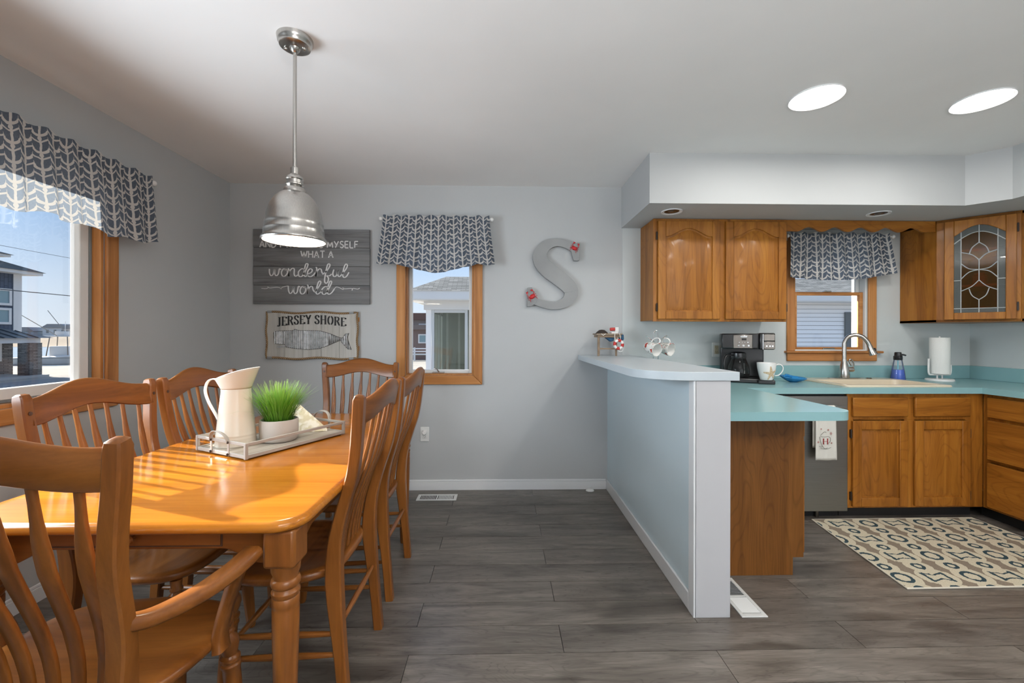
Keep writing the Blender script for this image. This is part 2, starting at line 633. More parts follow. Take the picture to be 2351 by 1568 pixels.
# ================================================================== THE ROOM
XL, XR, D, H = -2.15, 3.86, 3.43, 2.435
T = 0.14

# ---- floor: dark underlay and the laminate boards
fl = tag(bx('floor', M['subfloor'], None, XL - T, XR + T, FRONT_Y - T, D + T, -0.10, -0.012),
         'dark grey-brown wood laminate floor in long boards', None, None, 'structure')
PW, PL, G = 0.1607, 1.205, 0.0026
def plank_mesh(L):
    b = MB().box(0, L - G, 0, PW - G, -0.012, 0.0)
    o = b.build('plank', M['plank'], fl, smooth=0)
    return o
full = None
row = 0
y = D
while y > FRONT_Y:
    y1 = y
    y0 = y - PW
    start = 0.25 if row % 2 == 0 else -0.355
    if row % 2 == 0:
        start += rnd.uniform(-0.006, 0.006)
    xs = start - PL * 4
    while xs < XR:
        a, b = max(xs, XL), min(xs + PL, XR)
        if b - a > 0.02:
            if abs((b - a) - PL) < 1e-4:
                if full is None:
                    full = plank_mesh(PL)
                    o = full
                else:
                    o = full.copy()
                    COL.objects.link(o)
            else:
                o = plank_mesh(b - a)
            o.location = (a, max(y0, FRONT_Y), 0)
        xs += PL
    y = y0
    row += 1

tag(bx('ceiling', M['ceil'], None, XL - T, XR + T, FRONT_Y - T, D + T, H, H + 0.1), 'flat white painted ceiling', None, None, 'structure')

def wall_with_holes(name, mat, label, axis, pos, thick, a0, a1, z0, z1, holes):
    """axis 'x': wall runs along x at y=pos..pos+thick; 'y': runs along y at x=pos..pos+thick"""
    b = MB()
    cuts = sorted(holes)
    def bo(p, q, r, s):
        if q - p < 1e-4 or s - r < 1e-4:
            return
        if axis == 'x':
            b.box(p, q, min(pos, pos + thick), max(pos, pos + thick), r, s)
        else:
            b.box(min(pos, pos + thick), max(pos, pos + thick), p, q, r, s)
    cur = a0
    for (p, q, r, s) in cuts:
        bo(cur, p, z0, z1)
        bo(p, q, z0, r)
        bo(p, q, s, z1)
        cur = q
    bo(cur, a1, z0, z1)
    o = b.build(name, mat, None, smooth=0)
    return tag(o, label, None, None, 'structure')

# window openings (a0,a1,z0,z1)
W1 = (0.55, 2.36, 0.915, 2.06)
W2 = (-0.765, -0.225, 0.915, 2.06)
W3 = (2.385, 2.995, 1.115, 2.00)
wall_with_holes('wall_left', M['wall'], 'grey painted wall with the wide dining window', 'y', XL, -T, FRONT_Y - T, D + T, 0, H,
                [W1])
wall_with_holes('wall_back', M['wall'], 'grey painted wall hung with signs', 'x', D, T, XL, XR, 0, H, [W2, W3])
wall_with_holes('wall_right', M['wallk'], 'grey painted kitchen side wall', 'y', XR, T, FRONT_Y - T, D + T, 0, H, [])
wall_with_holes('wall_front', M['wall'], 'grey painted wall behind the viewer with two added windows', 'x', FRONT_Y, -T, XL, XR, 0, H,
                [(-0.15, 1.65, 0.25, 2.25), (1.85, 3.65, 0.25, 2.25)])
tag(bx('wall_light_block', M['wall'], None, XL, -0.14, -0.50, -0.38, 0, H), 'unseen grey wall added to block light behind the foreground chair', None, None, 'structure')  # unseen wall added to keep light off the armchair's back
# thin panel seam where the kitchen wall surface starts
skb = MB()
for p, q, r, s_ in ((0.975, W3[0], 0, H), (W3[0], W3[1], 0, W3[2]), (W3[0], W3[1], W3[3], H), (W3[1], XR, 0, H)):
    skb.box(p, q, D - 0.004, D, r, s_)
tag(skb.build('wall_kitchen', M['wallk'], None, smooth=0), 'grey-blue painted wall facing of the kitchen', None, None, 'structure')

# soffit
SZ = 2.105
sof = [(0.966, D), (0.966, 2.77), (3.069, 2.755), (3.215, 2.61), (3.215, 1.2), (XR, 1.2), (XR, D)]
tag(MB().prism(sof, SZ, H, 'xy').build('wall_soffit', M['wall'], None, smooth=0),
    'grey boxed soffit above the kitchen cabinets', None, None, 'structure')

# half wall of the peninsula
PX0, PX1, PY0 = 0.856, 1.006, 1.852
hw = tag(bx('wall_peninsula', M['blue'], None, PX0, PX1, PY0 + 0.03, D, 0, 1.041), 'pale blue half wall under the raised bar', None, None, 'structure')
tr = thing('trim_1', 'white end post of the half wall', None, (0, 0, 0), kind='structure')
bx('post_face', M['post'], tr, PX0 - 0.006, PX1 + 0.002, PY0, PY0 + 0.018, 0, 1.041, 0.002)
bx('corner_board', M['white'], tr, PX0 - 0.012, PX0, PY0, PY0 + 0.052, 0, 1.041, 0.002)
tag(bx('baseboard_peninsula', M['white'], None, PX0 - 0.012, PX0, PY0 + 0.052, D - 0.013, 0, 0.082, 0.004),
    'white baseboard along the half wall', None, None, 'structure')
def baseboard(name, label, x0, x1, y0, y1):
    b = thing(name, label, None, kind='structure')
    bx('board', M['white'], b, x0, x1, y0, y1, 0, 0.066, 0.001)
    if x1 - x0 > y1 - y0:
        bx('cap_moulding', M['white'], b, x0, x1, y0 + 0.004, y1, 0.066, 0.082, 0.004)
    else:
        bx('cap_moulding', M['white'], b, x0, x1 - 0.004, y0, y1, 0.066, 0.082, 0.004)
baseboard('baseboard_back', 'white baseboard along the back wall', XL + 0.013, PX0 - 0.012, D - 0.013, D)
baseboard('baseboard_left', 'white baseboard under the wide dining window', XL, XL + 0.013, FRONT_Y, D)

# ------------------------------------------------------------------ windows
def casing(name, parent, axis, o0, o1, z0, z1, cw, pos, proud, mats):
    """four mitred boards around an opening o0..o1, z0..z1 of the wall face at pos; proud points into the room"""
    def P(poly, nm, mt):
        b = MB()
        if axis == 'x':
            b.prism(poly, pos, pos + proud, 'xz')
        else:
            b.prism(poly, pos, pos + proud, 'yz')
        b.build(nm, mt, parent, 0.006, 3)
    e = cw
    P([(o0 - e, z0 - e), (o0, z0), (o0, z1), (o0 - e, z1 + e)], name, mats[1])
    P([(o1 + e, z0 - e), (o1 + e, z1 + e), (o1, z1), (o1, z0)], name, mats[1])
    P([(o0 - e, z0 - e), (o1 + e, z0 - e), (o1, z0), (o0, z0)], name, mats[0])
    P([(o0 - e, z1 + e), (o0, z1), (o1, z1), (o1 + e, z1 + e)], name, mats[0])

def frame_ring(b, axis, o0, o1, z0, z1, w, p0, p1):
    for (a, c, d, e) in ((o0, o0 + w, z0, z1), (o1 - w, o1, z0, z1), (o0 + w, o1 - w, z0, z0 + w), (o0 + w, o1 - w, z1 - w, z1)):
        if axis == 'x':
            b.box(a, c, p0, p1, d, e)
        else:
            b.box(p0, p1, a, c, d, e)

# window_1: wide window of the left wall
w1 = thing('window_1', 'wide wood-trimmed dining window with a white sash', None, kind='structure')
casing('casing', w1, 'y', W1[0], W1[1], W1[2], W1[3], 0.072, XL, 0.02, (M['piney'], M['pinez']))
b = MB(); frame_ring(b, 'y', W1[0], W1[1], W1[2], W1[3], 0.018, XL - T, XL)
b.build('jamb', M['pinez'], w1, 0.002)
b = MB(); frame_ring(b, 'y', W1[0] + 0.018, W1[1] - 0.018, W1[2] + 0.018, W1[3] - 0.018, 0.012, XL - 0.085, XL - 0.045)
b.build('weatherstrip', M['greyvinyl'], w1, 0.002)
b = MB(); frame_ring(b, 'y', W1[0] + 0.03, W1[1] - 0.03, W1[2] + 0.03, W1[3] - 0.03, 0.05, XL - 0.10, XL - 0.05)
b.build('sash', M['sashwhite'], w1, 0.004)
bx('pane', M['glass'], w1, XL - 0.080, XL - 0.076, W1[0] + 0.078, W1[1] - 0.078, W1[2] + 0.078, W1[3] - 0.078)

# window_2: casement of the back wall
w2 = thing('window_2', 'narrow wood casement window between the signs and the letter', None, kind='structure')
casing('casing', w2, 'x', W2[0], W2[1], W2[2], W2[3], 0.072, D, -0.02, (M['pinex'], M['pinez']))
b = MB(); frame_ring(b, 'x', W2[0], W2[1], W2[2], W2[3], 0.014, D, D + T)
b.build('jamb', M['pinez'], w2, 0.002)
b = MB(); frame_ring(b, 'x', W2[0] + 0.014, W2[1] - 0.014, W2[2] + 0.014, W2[3] - 0.014, 0.026, D + 0.05, D + 0.09)
b.build('sash', M['sashwhite'], w2, 0.003)
bx('pane', M['glass'], w2, W2[0] + 0.038, W2[1] - 0.038, D + 0.068, D + 0.072, W2[2] + 0.038, W2[3] - 0.038)
ck = bx('crank', M['nickel'], w2, -0.555, -0.46, D + 0.012, D + 0.04, W2[2] + 0.014, W2[2] + 0.026, 0.003)
MB().tube([(-0.50, D + 0.02, W2[2] + 0.022), (-0.515, D - 0.005, W2[2] + 0.05), (-0.54, D - 0.01, W2[2] + 0.055)], [0.006, 0.005, 0.007], 8).build('crank_arm', M['nickel'], ck)

# window_3: double-hung window over the sink
w3 = thing('window_3', 'double-hung wood window above the kitchen sink', None, kind='structure')
P3 = [('casing', W3[0] - 0.066, W3[0]), ('casing', W3[1], W3[1] + 0.066)]
for nm, a, c in P3:
    bx(nm, M['pinez'], w3, a, c, D - 0.022, D - 0.004, W3[2], W3[3] + 0.066, 0.005)
bx('casing', M['pinex'], w3, W3[0], W3[1], D - 0.022, D - 0.004, W3[3], W3[3] + 0.066, 0.005)
bx('stool', M['pinex'], w3, W3[0] - 0.082, W3[1] + 0.105, D - 0.045, D + 0.02, W3[2] - 0.016, W3[2] + 0.002, 0.005)
bx('apron', M['pinex'], w3, W3[0] - 0.066, W3[1] + 0.066, D - 0.026, D - 0.004, W3[2] - 0.082, W3[2] - 0.016, 0.006)
b = MB(); frame_ring(b, 'x', W3[0], W3[1], W3[2], W3[3], 0.012, D, D + T)
b.build('jamb', M['sashwhite'], w3, 0.002)
b = MB(); frame_ring(b, 'x', W3[0] + 0.014, W3[1] - 0.014, W3[2] + 0.004, 1.60, 0.028, D + 0.02, D + 0.05)
sash = b.build('lower_sash', M['pinex'], w3, 0.003)
bx('pane', M['glass'], sash, W3[0] + 0.04, W3[1] - 0.04, D + 0.034, D + 0.037, W3[2] + 0.03, 1.573)
bx('sash_lift', M['nickel'], sash, 2.64, 2.74, D + 0.012, D + 0.022, W3[2] + 0.010, W3[2] + 0.024, 0.003)
bx('sash_lock', M['nickel'], sash, 2.66, 2.72, D + 0.024, D + 0.048, 1.600, 1.612, 0.003)
b = MB(); frame_ring(b, 'x', W3[0] + 0.014, W3[1] - 0.014, 1.575, W3[3] - 0.012, 0.028, D + 0.06, D + 0.09)
us = b.build('upper_sash', M['sashwhite'], w3, 0.003)
bx('pane', M['glass'], us, W3[0] + 0.04, W3[1] - 0.04, D + 0.074, D + 0.077, 1.60, W3[3] - 0.04)

# unseen windows added behind the viewer to go with the fill panels
for i, (p, q) in enumerate(((-0.15, 1.65), (1.85, 3.65))):
    w = thing('window_%d' % (4 + i), ('added wide window behind the viewer on the dining side', 'added wide window behind the viewer on the kitchen side')[i], None, kind='structure')
    b = MB(); frame_ring(b, 'x', p, q, 0.25, 2.25, 0.06, FRONT_Y - 0.1, FRONT_Y - 0.02)
    b.build('sash', M['sashwhite'], w, 0.003)
    bx('pane', M['glass'], w, p + 0.06, q - 0.06, FRONT_Y - 0.06, FRONT_Y - 0.056, 0.31, 2.19)

# ================================================================== CURTAINS
def rod(name, label, p0, p1, wall, rad=0.007):
    t = thing(name, label, 'curtain rod')
    MB().tube([p0, p1], rad, 10).build('pole', M['plate'], t)
    for p in (p0, p1):
        q = Vector(p)
        prof = [(0.0, -0.016)] + [(0.016 * math.sin(PI * i / 8), -0.016 * math.cos(PI * i / 8)) for i in range(1, 8)] + [(0.0, 0.016)]
        MB().lathe(prof, 14, Matrix.Translation(q)).build('finial', M['plate'], t)
    d = (Vector(p1) - Vector(p0)).normalized()
    for p, s in ((p0, 1), (p1, -1)):
        q = Vector(p) + d * (0.03 * s)
        e = Vector(wall(q))
        MB().tube([q, e], 0.005, 8).build('bracket', M['plate'], t)
    return t

def valance(name, label, along, a0, a1, base, out, ztop, zbot, flare, pleats, seed, parent=None):
    """a gathered cloth panel; along 'x' hangs on the back wall, 'y' on the left wall. out = direction sign into the room"""
    rr = random.Random(seed)
    L = a1 - a0
    ph = [rr.uniform(0, 6.28) for _ in range(4)]
    def fn(u, v):
        # v: 0 top header, 1 bottom hem
        c = (u - 0.5)
        a = a0 + L * u + c * 2 * flare * v ** 1.3
        zb = zbot(u)
        z = ztop + 0.004 * math.sin(u * pleats * 2 * PI + 1) * (1 - v) * 2 + (zb - ztop) * v
        amp = 0.007 + 0.016 * v
        f = (math.sin(u * pleats * 2 * PI + ph[0]) + 0.6 * math.sin(u * pleats * 2 * PI * 0.53 + ph[1] + 1.5 * v)
             + 0.35 * math.sin(u * pleats * 2 * PI * 1.9 + ph[2]))
        pinch = 0.010 * math.exp(-((v - 0.12) / 0.05) ** 2)
        off = base + out * (0.030 + amp * (f * 0.5 + 0.7) - pinch * 0.4 + 0.014 * v)
        return (a, off, z) if along == 'x' else (off, a, z)
    hgt = ztop - min(zbot(0), zbot(0.5))
    nu, nv = int(pleats * 14), 22
    o = MB().grid(fn, nu, nv, lambda u, v: (u * L * 1.18, -v * hgt)).build(name, M['fabric'], parent, smooth=80)
    return tag(o, label, 'valance')

rod('curtain_rod', 'white curtain rod with ball ends over the wide dining window', (XL + 0.072, 0.28, 2.14), (XL + 0.072, 2.60, 2.14), lambda q: (XL, q.y, q.z))
valance('curtain_valance', 'blue anchor-print valance over the wide window on the left wall', 'y', 0.31, 2.565, XL + 0.055, 1,
        2.165, lambda u: 1.775 - 0.020 * math.sin(u * 11 * PI) ** 2 - 0.01 * math.sin(u * 23), 0.008, 19, 3)
rod('curtain_rod', 'short white curtain rod with ball ends over the narrow casement window', (-0.945, D - 0.072, 2.146), (-0.078, D - 0.072, 2.146), lambda q: (q.x, D, q.z))
def zb2(u):
    c = abs(u - 0.5) * 2
    return 1.715 + 0.075 * min(1.0, c / 0.72) ** 1.1 - 0.02 * max(0, c - 0.72) / 0.28 + 0.022 * max(0, c - 0.9) / 0.1
valance('curtain_valance', 'blue anchor-print valance over the narrow casement window', 'x', -0.925, -0.098, D - 0.055, -1, 2.168, zb2, 0.045, 9, 5)
rod('curtain_rod', 'white curtain rod tucked behind the scalloped board over the sink', (2.275, D - 0.085, 2.035), (3.135, D - 0.085, 2.035), lambda q: (q.x, D, q.z))
valance('curtain_valance', 'blue anchor-print valance above the kitchen sink window', 'x', 2.285, 3.085, D - 0.068, -1, 2.055,
        lambda u: 1.700 - 0.022 * math.sin(min(1, u * 1.25) * PI) + 0.035 * max(0, u - 0.75) / 0.25, 0.03, 8, 8)

# ================================================================== LIGHT FIXTURES
M['lens'] = emit('lit_lens', (1.0, 0.97, 0.92), CAN_STRENGTH)
def recessed(label, x, y):
    t = thing('recessed_light', label, 'ceiling light', (x, y, H), 0, 'recessed ceiling lights')
    prof = [(0.098, -0.001), (0.112, -0.004), (0.118, -0.008), (0.116, 0.0)]
    MB().lathe(prof, 40, cap=False).build('trim_ring', M['white'], t)
    MB().lathe([(0.0, -0.004), (0.05, -0.0045), (0.099, -0.003)], 40, cap=False).build('lens', M['lens'], t)
recessed('lit round recessed ceiling light nearer the pendant', 1.573, 2.10)
recessed('lit round recessed ceiling light nearer the corner cabinet', 2.432, 2.106)
recessed('lit round recessed light just above the top edge of the picture', 1.50, 1.22)
recessed('added lit round recessed light over the kitchen floor out of view', 2.60, 0.6)  # this one and the next two are unseen, added for general light
recessed('added lit round recessed light behind the viewer on the dining side', 0.2, -1.2)
recessed('added lit round recessed light behind the viewer on the kitchen side', 1.9, -1.2)

# unseen uplighter, added to bounce fill light off the ceiling
ul = thing('fill_uplighter', 'tall unseen uplighter behind the viewer, added as ceiling-bounce fill', 'floor lamp', (0.40, -1.15, 0))
MB().lathe([(0.0, 0.0), (0.14, 0.0), (0.14, 0.015), (0.02, 0.03), (0.0, 0.03)], 32).build('base', M['nickel'], ul)
MB().tube([(0, 0, 0.03), (0, 0, 1.62)], 0.012, 12).build('pole', M['nickel'], ul)
MB().lathe([(0.015, 1.60), (0.09, 1.63), (0.17, 1.69), (0.20, 1.75)], 40, cap=False).build('bowl_shade', M['nickel'], ul, smooth=60)
MB().lathe([(0.0, 1.735), (0.19, 1.735)], 40, cap=False).build('lit_diffuser', emit('uplighter_glow', (0.98, 0.98, 0.97), 560.0), ul)

def eyeball(label, x, y):
    t = thing('soffit_downlight', label, 'downlight', (x, y, SZ), 0, 'unlit soffit downlights')
    MB().lathe([(0.050, -0.001), (0.062, -0.004), (0.070, -0.006), (0.071, 0.0)], 32, cap=False).build('trim_ring', M['white'], t)
    MB().lathe([(0.0, -0.002), (0.05, -0.0015)], 32, cap=False).build('dark_recess', M['black'], t)
    MB().lathe([(0.0, -0.012), (0.018, -0.008), (0.028, -0.001)], 20, cap=False).build('bulb_face', M['gunmetal'], t)
eyeball('unlit round downlight in the soffit above the two-door cabinet', 1.185, 2.95)
eyeball('unlit round downlight in the soffit above the sink window', 2.66, 2.95)

# pendant
pn = thing('pendant_light', 'brushed nickel bell-shaped pendant lamp hanging over the dining table', 'pendant lamp', (-0.838, 1.747, 0))
MB().lathe([(0.0, 2.395), (0.02, 2.396), (0.05, 2.398), (0.058, 2.402), (0.060, 2.412), (0.064, 2.416), (0.066, 2.425), (0.068, 2.435)], 40).build('canopy', M['nickel'], pn)
MB().lathe([(0.0, 2.375), (0.010, 2.378), (0.018, 2.388), (0.022, 2.398)], 20).build('canopy_nut', M['nickel'], pn)
for sx in (-0.037, 0.037):
    MB().lathe([(0.0, 2.388), (0.006, 2.390), (0.008, 2.396), (0.008, 2.40)], 12, Matrix.Translation((sx, 0, 0))).build('screw', M['nickel'], pn)
MB().tube([(0, 0, 1.90), (0, 0, 2.40)], 0.0072, 14).build('stem', M['nickel'], pn)
MB().lathe([(0.0, 1.932), (0.014, 1.932), (0.016, 1.93), (0.016, 1.905), (0.02, 1.900), (0.031, 1.893), (0.034, 1.888), (0.034, 1.884), (0.030, 1.880),
            (0.030, 1.868), (0.034, 1.865), (0.034, 1.860), (0.030, 1.856), (0.034, 1.850), (0.040, 1.845), (0.042, 1.838), (0.042, 1.826)], 32).build('socket_cap', M['nickel'], pn)
outer = [(0.040, 1.832), (0.055, 1.824), (0.074, 1.805), (0.090, 1.778), (0.101, 1.745), (0.107, 1.710), (0.1085, 1.706), (0.1085, 1.700), (0.110, 1.680), (0.1115, 1.678),
         (0.1115, 1.674), (0.1125, 1.655), (0.115, 1.650), (0.119, 1.646), (0.121, 1.640), (0.121, 1.635), (0.118, 1.632)]
inner = [(0.115, 1.634), (0.110, 1.648), (0.108, 1.68), (0.104, 1.71), (0.098, 1.745), (0.087, 1.776), (0.071, 1.802), (0.05, 1.82), (0.0, 1.825)]
MB().lathe(outer, 56, cap=False).build('shade', M['nickel'], pn, smooth=60)
MB().lathe(inner, 48, cap=False).build('shade_lining', plain('white_lining', (0.85, 0.82, 0.76), 0.4), pn, smooth=60)
MB().lathe([(0.0, 1.643), (0.108, 1.643)], 40, cap=False).build('diffuser', emit('frosted_diffuser', (1.0, 0.88, 0.70), 40.0), pn)

for _k in kids(pn):   # drop of the shade below the stem
    if _k.name.split('.')[0] in ('socket_cap', 'shade', 'shade_lining', 'diffuser'):
        _k.location.z = -0.018

# ================================================================== DINING CHAIRS
def make_chair(name, label, arms=False):
    t = thing(name, label, 'chair', (0, 0, 0), 0, 'honey maple dining chairs')
    hw = 0.288 if arms else 0.246
    hs = 0.205 if arms else 0.188
    sw = 0.262 if arms else 0.228
    wd, wx, wy = M['honeyz'], M['honeyx'], M['honeyy']
    ytop = -0.298
    PR = [(0.0, -0.236), (0.16, -0.222), (0.34, -0.204), (0.44, -0.198), (0.54, -0.204), (0.62, -0.220), (0.70, -0.244), (0.78, -0.269), (0.86, -0.283), (0.95, -0.292), (1.03, -0.298), (1.2, -0.31)]
    def yp(z):
        for (a, p), (c, q) in zip(PR, PR[1:]):
            if z <= c:
                return p + (q - p) * (z - a) / (c - a)
        return PR[-1][1]
    for s in (-1, 1):
        path = []
        for z, y in PR[:-1]:
            e = max(0.0, min(1.0, (z - 0.48) / 0.52))
            path.append((s * (hs + (0.006 * (1 - z / 0.44) if z < 0.44 else (hw - hs) * e)), y, z))
        path = crom(path, 3)
        n = len(path)
        ws = [0.034 + 0.006 * math.sin(PI * i / n) for i in range(n)]
        ts = [0.036 + 0.018 * math.exp(-((p[2] - 0.42) / 0.16) ** 2) for p in path]
        path += [(s * (hw + 0.001), ytop - 0.003, 1.042), (s * (hw + 0.001), ytop - 0.004, 1.047)]
        ws += [0.030, 0.016]
        ts += [0.030, 0.016]
        po = MB().sweep(path, ws, ts, (1, 0, 0), 0.24).build('back_post', wd, t, smooth=38)
        MB().lathe([(0.0, -0.002), (0.0065, -0.0015), (0.0065, 0.0)], 12,
                   Matrix.Translation((s * (hw - 0.004), -0.2765, 0.985)) @ Matrix.Rotation(R(95), 4, 'X')).build('wood_plug', M['hole'], po)
    bow = 0.040 if arms else 0.034
    bump = lambda u: 0.5 + 0.5 * math.cos(PI * max(-1, min(1, u * 1.06)))
    def yb(x, z):
        return yp(z) + 0.012 - bow * (1 - (x / hw) ** 2) - (z - 0.95) * 0.12
    # crest rail
    NU = 22
    vs, fs = [], []
    for i in range(NU + 1):
        u = -1 + 2 * i / NU
        x = u * (hw - 0.012)
        zt = 1.030 + 0.045 * bump(u)
        zb = 0.942 + 0.036 * bump(u)
        th = 0.011
        sec = [(-th, zb + 0.004), (-th * 0.5, zb), (th * 0.5, zb), (th, zb + 0.004), (th, zt - 0.009), (th * 0.6, zt - 0.002), (0, zt), (-th * 0.6, zt - 0.002), (-th, zt - 0.009)]
        for (dy, z) in sec:
            vs.append((x, yb(x, z) + dy, z))
    m9 = 9
    for i in range(NU):
        for j in range(m9):
            fs.append((i * m9 + j, i * m9 + (j + 1) % m9, (i + 1) * m9 + (j + 1) % m9, (i + 1) * m9 + j))
    fs += [tuple(range(m9 - 1, -1, -1)), tuple(NU * m9 + j for j in range(m9))]
    MB().add(vs, fs).build('crest_rail', wx, t, smooth=50)
    # seven bent arrow spindles
    spt = (hw * 2) / 8.0
    spb = (hs * 2) / 8.6
    k = 1.22 if arms else 1.0
    for i in range(-3, 4):
        xt, xb = i * spt, i * spb
        zt = 0.95 + 0.034 * bump(xt / hw)
        yt = yb(xt, zt)
        ybm = -0.192 - 0.012 * (1 - (xb / hs) ** 2) + 0.03
        pts, ws, ts = [], [], []
        for q in range(15):
            s = q / 14.0
            z = zt + (0.443 - zt) * s
            bw_ = (1 - s) ** 1.2
            y = yp(z) + (yt - yp(zt)) * bw_ + (ybm - yp(0.443)) * (1 - bw_)
            pts.append((xt + (xb - xt) * (s ** 1.2), y, z))
            w = 0.0145 + 0.013 * max(0, min(1, (s - 0.08) / 0.22)) ** 2 * (3 - 2 * max(0, min(1, (s - 0.08) / 0.22)))
            w -= 0.006 * max(0, (s - 0.45) / 0.55)
            ws.append(w * k)
            ts.append(0.011)
        MB().sweep(pts, ws, ts, (1, 0, 0), 0.5).build('spindle', wd, t, smooth=60)
    # scooped seat
    N = 40
    yf, ybk = 0.195, -0.205
    def outline(th):
        c, s = math.cos(th), math.sin(th)
        px = math.copysign(abs(c) ** 0.55, c)
        py = math.copysign(abs(s) ** 0.62, s)
        yy = (yf + ybk) / 2 + py * (yf - ybk) / 2
        w_ = sw - 0.028 * max(0, -py)
        return px * w_, yy
    rings = [(0.12, -0.011), (0.35, -0.0115), (0.55, -0.010), (0.72, -0.006), (0.86, -0.0015), (0.945, 0.0), (0.985, -0.004), (1.0, -0.012), (0.99, -0.024), (0.95, -0.032), (0.5, -0.034)]
    vs, fs = [(0, 0, 0.450 - 0.011)], []
    cy = (yf + ybk) / 2
    for r, dz in rings:
        for j in range(N):
            x_, y_ = outline(2 * PI * j / N)
            pom = 0.006 * math.exp(-(x_ * r / 0.05) ** 2) * max(0, (y_ * r) / 0.2) if dz > -0.012 else 0
            vs.append((x_ * r, cy + (y_ - cy) * r, 0.450 + dz + pom))
    for j in range(N):
        fs.append((0, 1 + j, 1 + (j + 1) % N))
    for i in range(len(rings) - 1):
        for j in range(N):
            fs.append((1 + i * N + j, 1 + i * N + (j + 1) % N, 1 + (i + 1) * N + (j + 1) % N, 1 + (i + 1) * N + j))
    fs.append(tuple(1 + (len(rings) - 1) * N + j for j in range(N)))
    MB().add(vs, fs).build('seat', wx, t, smooth=70)
    # turned front legs
    prof = [(0.014, 0.0), (0.017, 0.01), (0.021, 0.12), (0.0235, 0.24), (0.0235, 0.275), (0.026, 0.279), (0.026, 0.287), (0.022, 0.291), (0.022, 0.296), (0.026, 0.300),
            (0.026, 0.308), (0.021, 0.312), (0.019, 0.316), (0.024, 0.335), (0.027, 0.352), (0.024, 0.366), (0.016, 0.376), (0.014, 0.380), (0.019, 0.384), (0.019, 0.390),
            (0.016, 0.394), (0.018, 0.418)]
    for s in (-1, 1):
        ax = sw - 0.048
        top = Vector((s * (ax), 0.135, 0.42))
        bot = Vector((s * (ax + 0.022), 0.165, 0.0))
        sh = Matrix(((1, 0, (top.x - bot.x) / 0.42, bot.x), (0, 1, (top.y - bot.y) / 0.42, bot.y), (0, 0, 1, 0), (0, 0, 0, 1)))
        MB().lathe(prof, 16, sh).build('front_leg', wd, t, smooth=40)
    for s in (-1, 1):
        for z in (0.165, 0.235):
            a = Vector((s * (sw - 0.048 + 0.022 * (1 - z / 0.42)), 0.135 + 0.03 * (1 - z / 0.42), z))
            c = Vector((s * (hs + 0.003), -0.222, z + 0.01))
            pts = [a.lerp(c, q / 6) for q in range(7)]
            MB().tube(pts, [0.0075, 0.009, 0.0105, 0.011, 0.0105, 0.009, 0.0075], 10).build('side_stretcher', wy, t)
    pts = [Vector((-hs, -0.215, 0.27)).lerp(Vector((hs, -0.215, 0.27)), q / 6) for q in range(7)]
    MB().tube(pts, [0.0075, 0.009, 0.0105, 0.011, 0.0105, 0.009, 0.0075], 10).build('back_stretcher', wx, t)
    ax = sw - 0.048 + 0.01
    pts = [Vector((-ax, 0.15, 0.20)).lerp(Vector((ax, 0.15, 0.20)), q / 6) for q in range(7)]
    MB().tube(pts, [0.0075, 0.009, 0.0105, 0.011, 0.0105, 0.009, 0.0075], 10).build('front_stretcher', wx, t)
    if arms:
        for s in (-1, 1):
            p = crom([(s * 0.232, -0.222, 0.648), (s * 0.262, -0.185, 0.637), (s * 0.305, -0.115, 0.640), (s * 0.338, -0.055, 0.655), (s * 0.358, -0.012, 0.672), (s * 0.364, 0.012, 0.680)], 5)
            n = len(p)
            ws = [0.034 + 0.018 * min(1, i / (n * 0.5)) for i in range(n - 1)] + [0.026]
            ts = [0.030] * (n - 1) + [0.018]
            MB().sweep(p, ws, ts, (1, -0.6 * s, 0), 0.45).build('arm', wy, t, smooth=60)
            q = crom([(s * 0.274, 0.02, 0.415), (s * 0.270, 0.022, 0.46), (s * 0.292, 0.010, 0.53), (s * 0.322, -0.008, 0.60), (s * 0.345, -0.022, 0.655)], 4)
            ws = [0.048 - 0.012 * math.sin(PI * i / len(q)) for i in range(len(q))]
            MB().sweep(q, ws, 0.026, (0, 1, 0), 0.35).build('arm_support', wd, t, smooth=50)
    return t

ch = make_chair('dining_chair', 'honey maple side chair by the window, nearest the viewer on the left')
ch.location = (-1.523 + 0.298, 1.640, 0); ch.rotation_euler.z = R(-90)
for lab, x, y, a in (
        ('honey maple side chair by the window, partly behind the white pitcher', -1.505 + 0.298, 2.178, -90),
        ('honey maple chair at the far end of the table, below the whale sign', -0.981, 3.0 - 0.298, 180),
        ('honey maple side chair nearest the viewer on the open-floor side of the table', -0.455 - 0.298, 1.626, 90),
        ('honey maple side chair next to the casement window, on the open-floor side', -0.458 - 0.298, 2.205, 90)):
    c = copy_tree(ch)
    c.location = (x, y, 0)
    c.rotation_euler.z = R(a)
    c['label'] = lab
ac = make_chair('dining_armchair', 'honey maple armchair in the foreground with its back to the viewer', True)
ac.location = (-1.004, 0.816 + 0.298, 0)

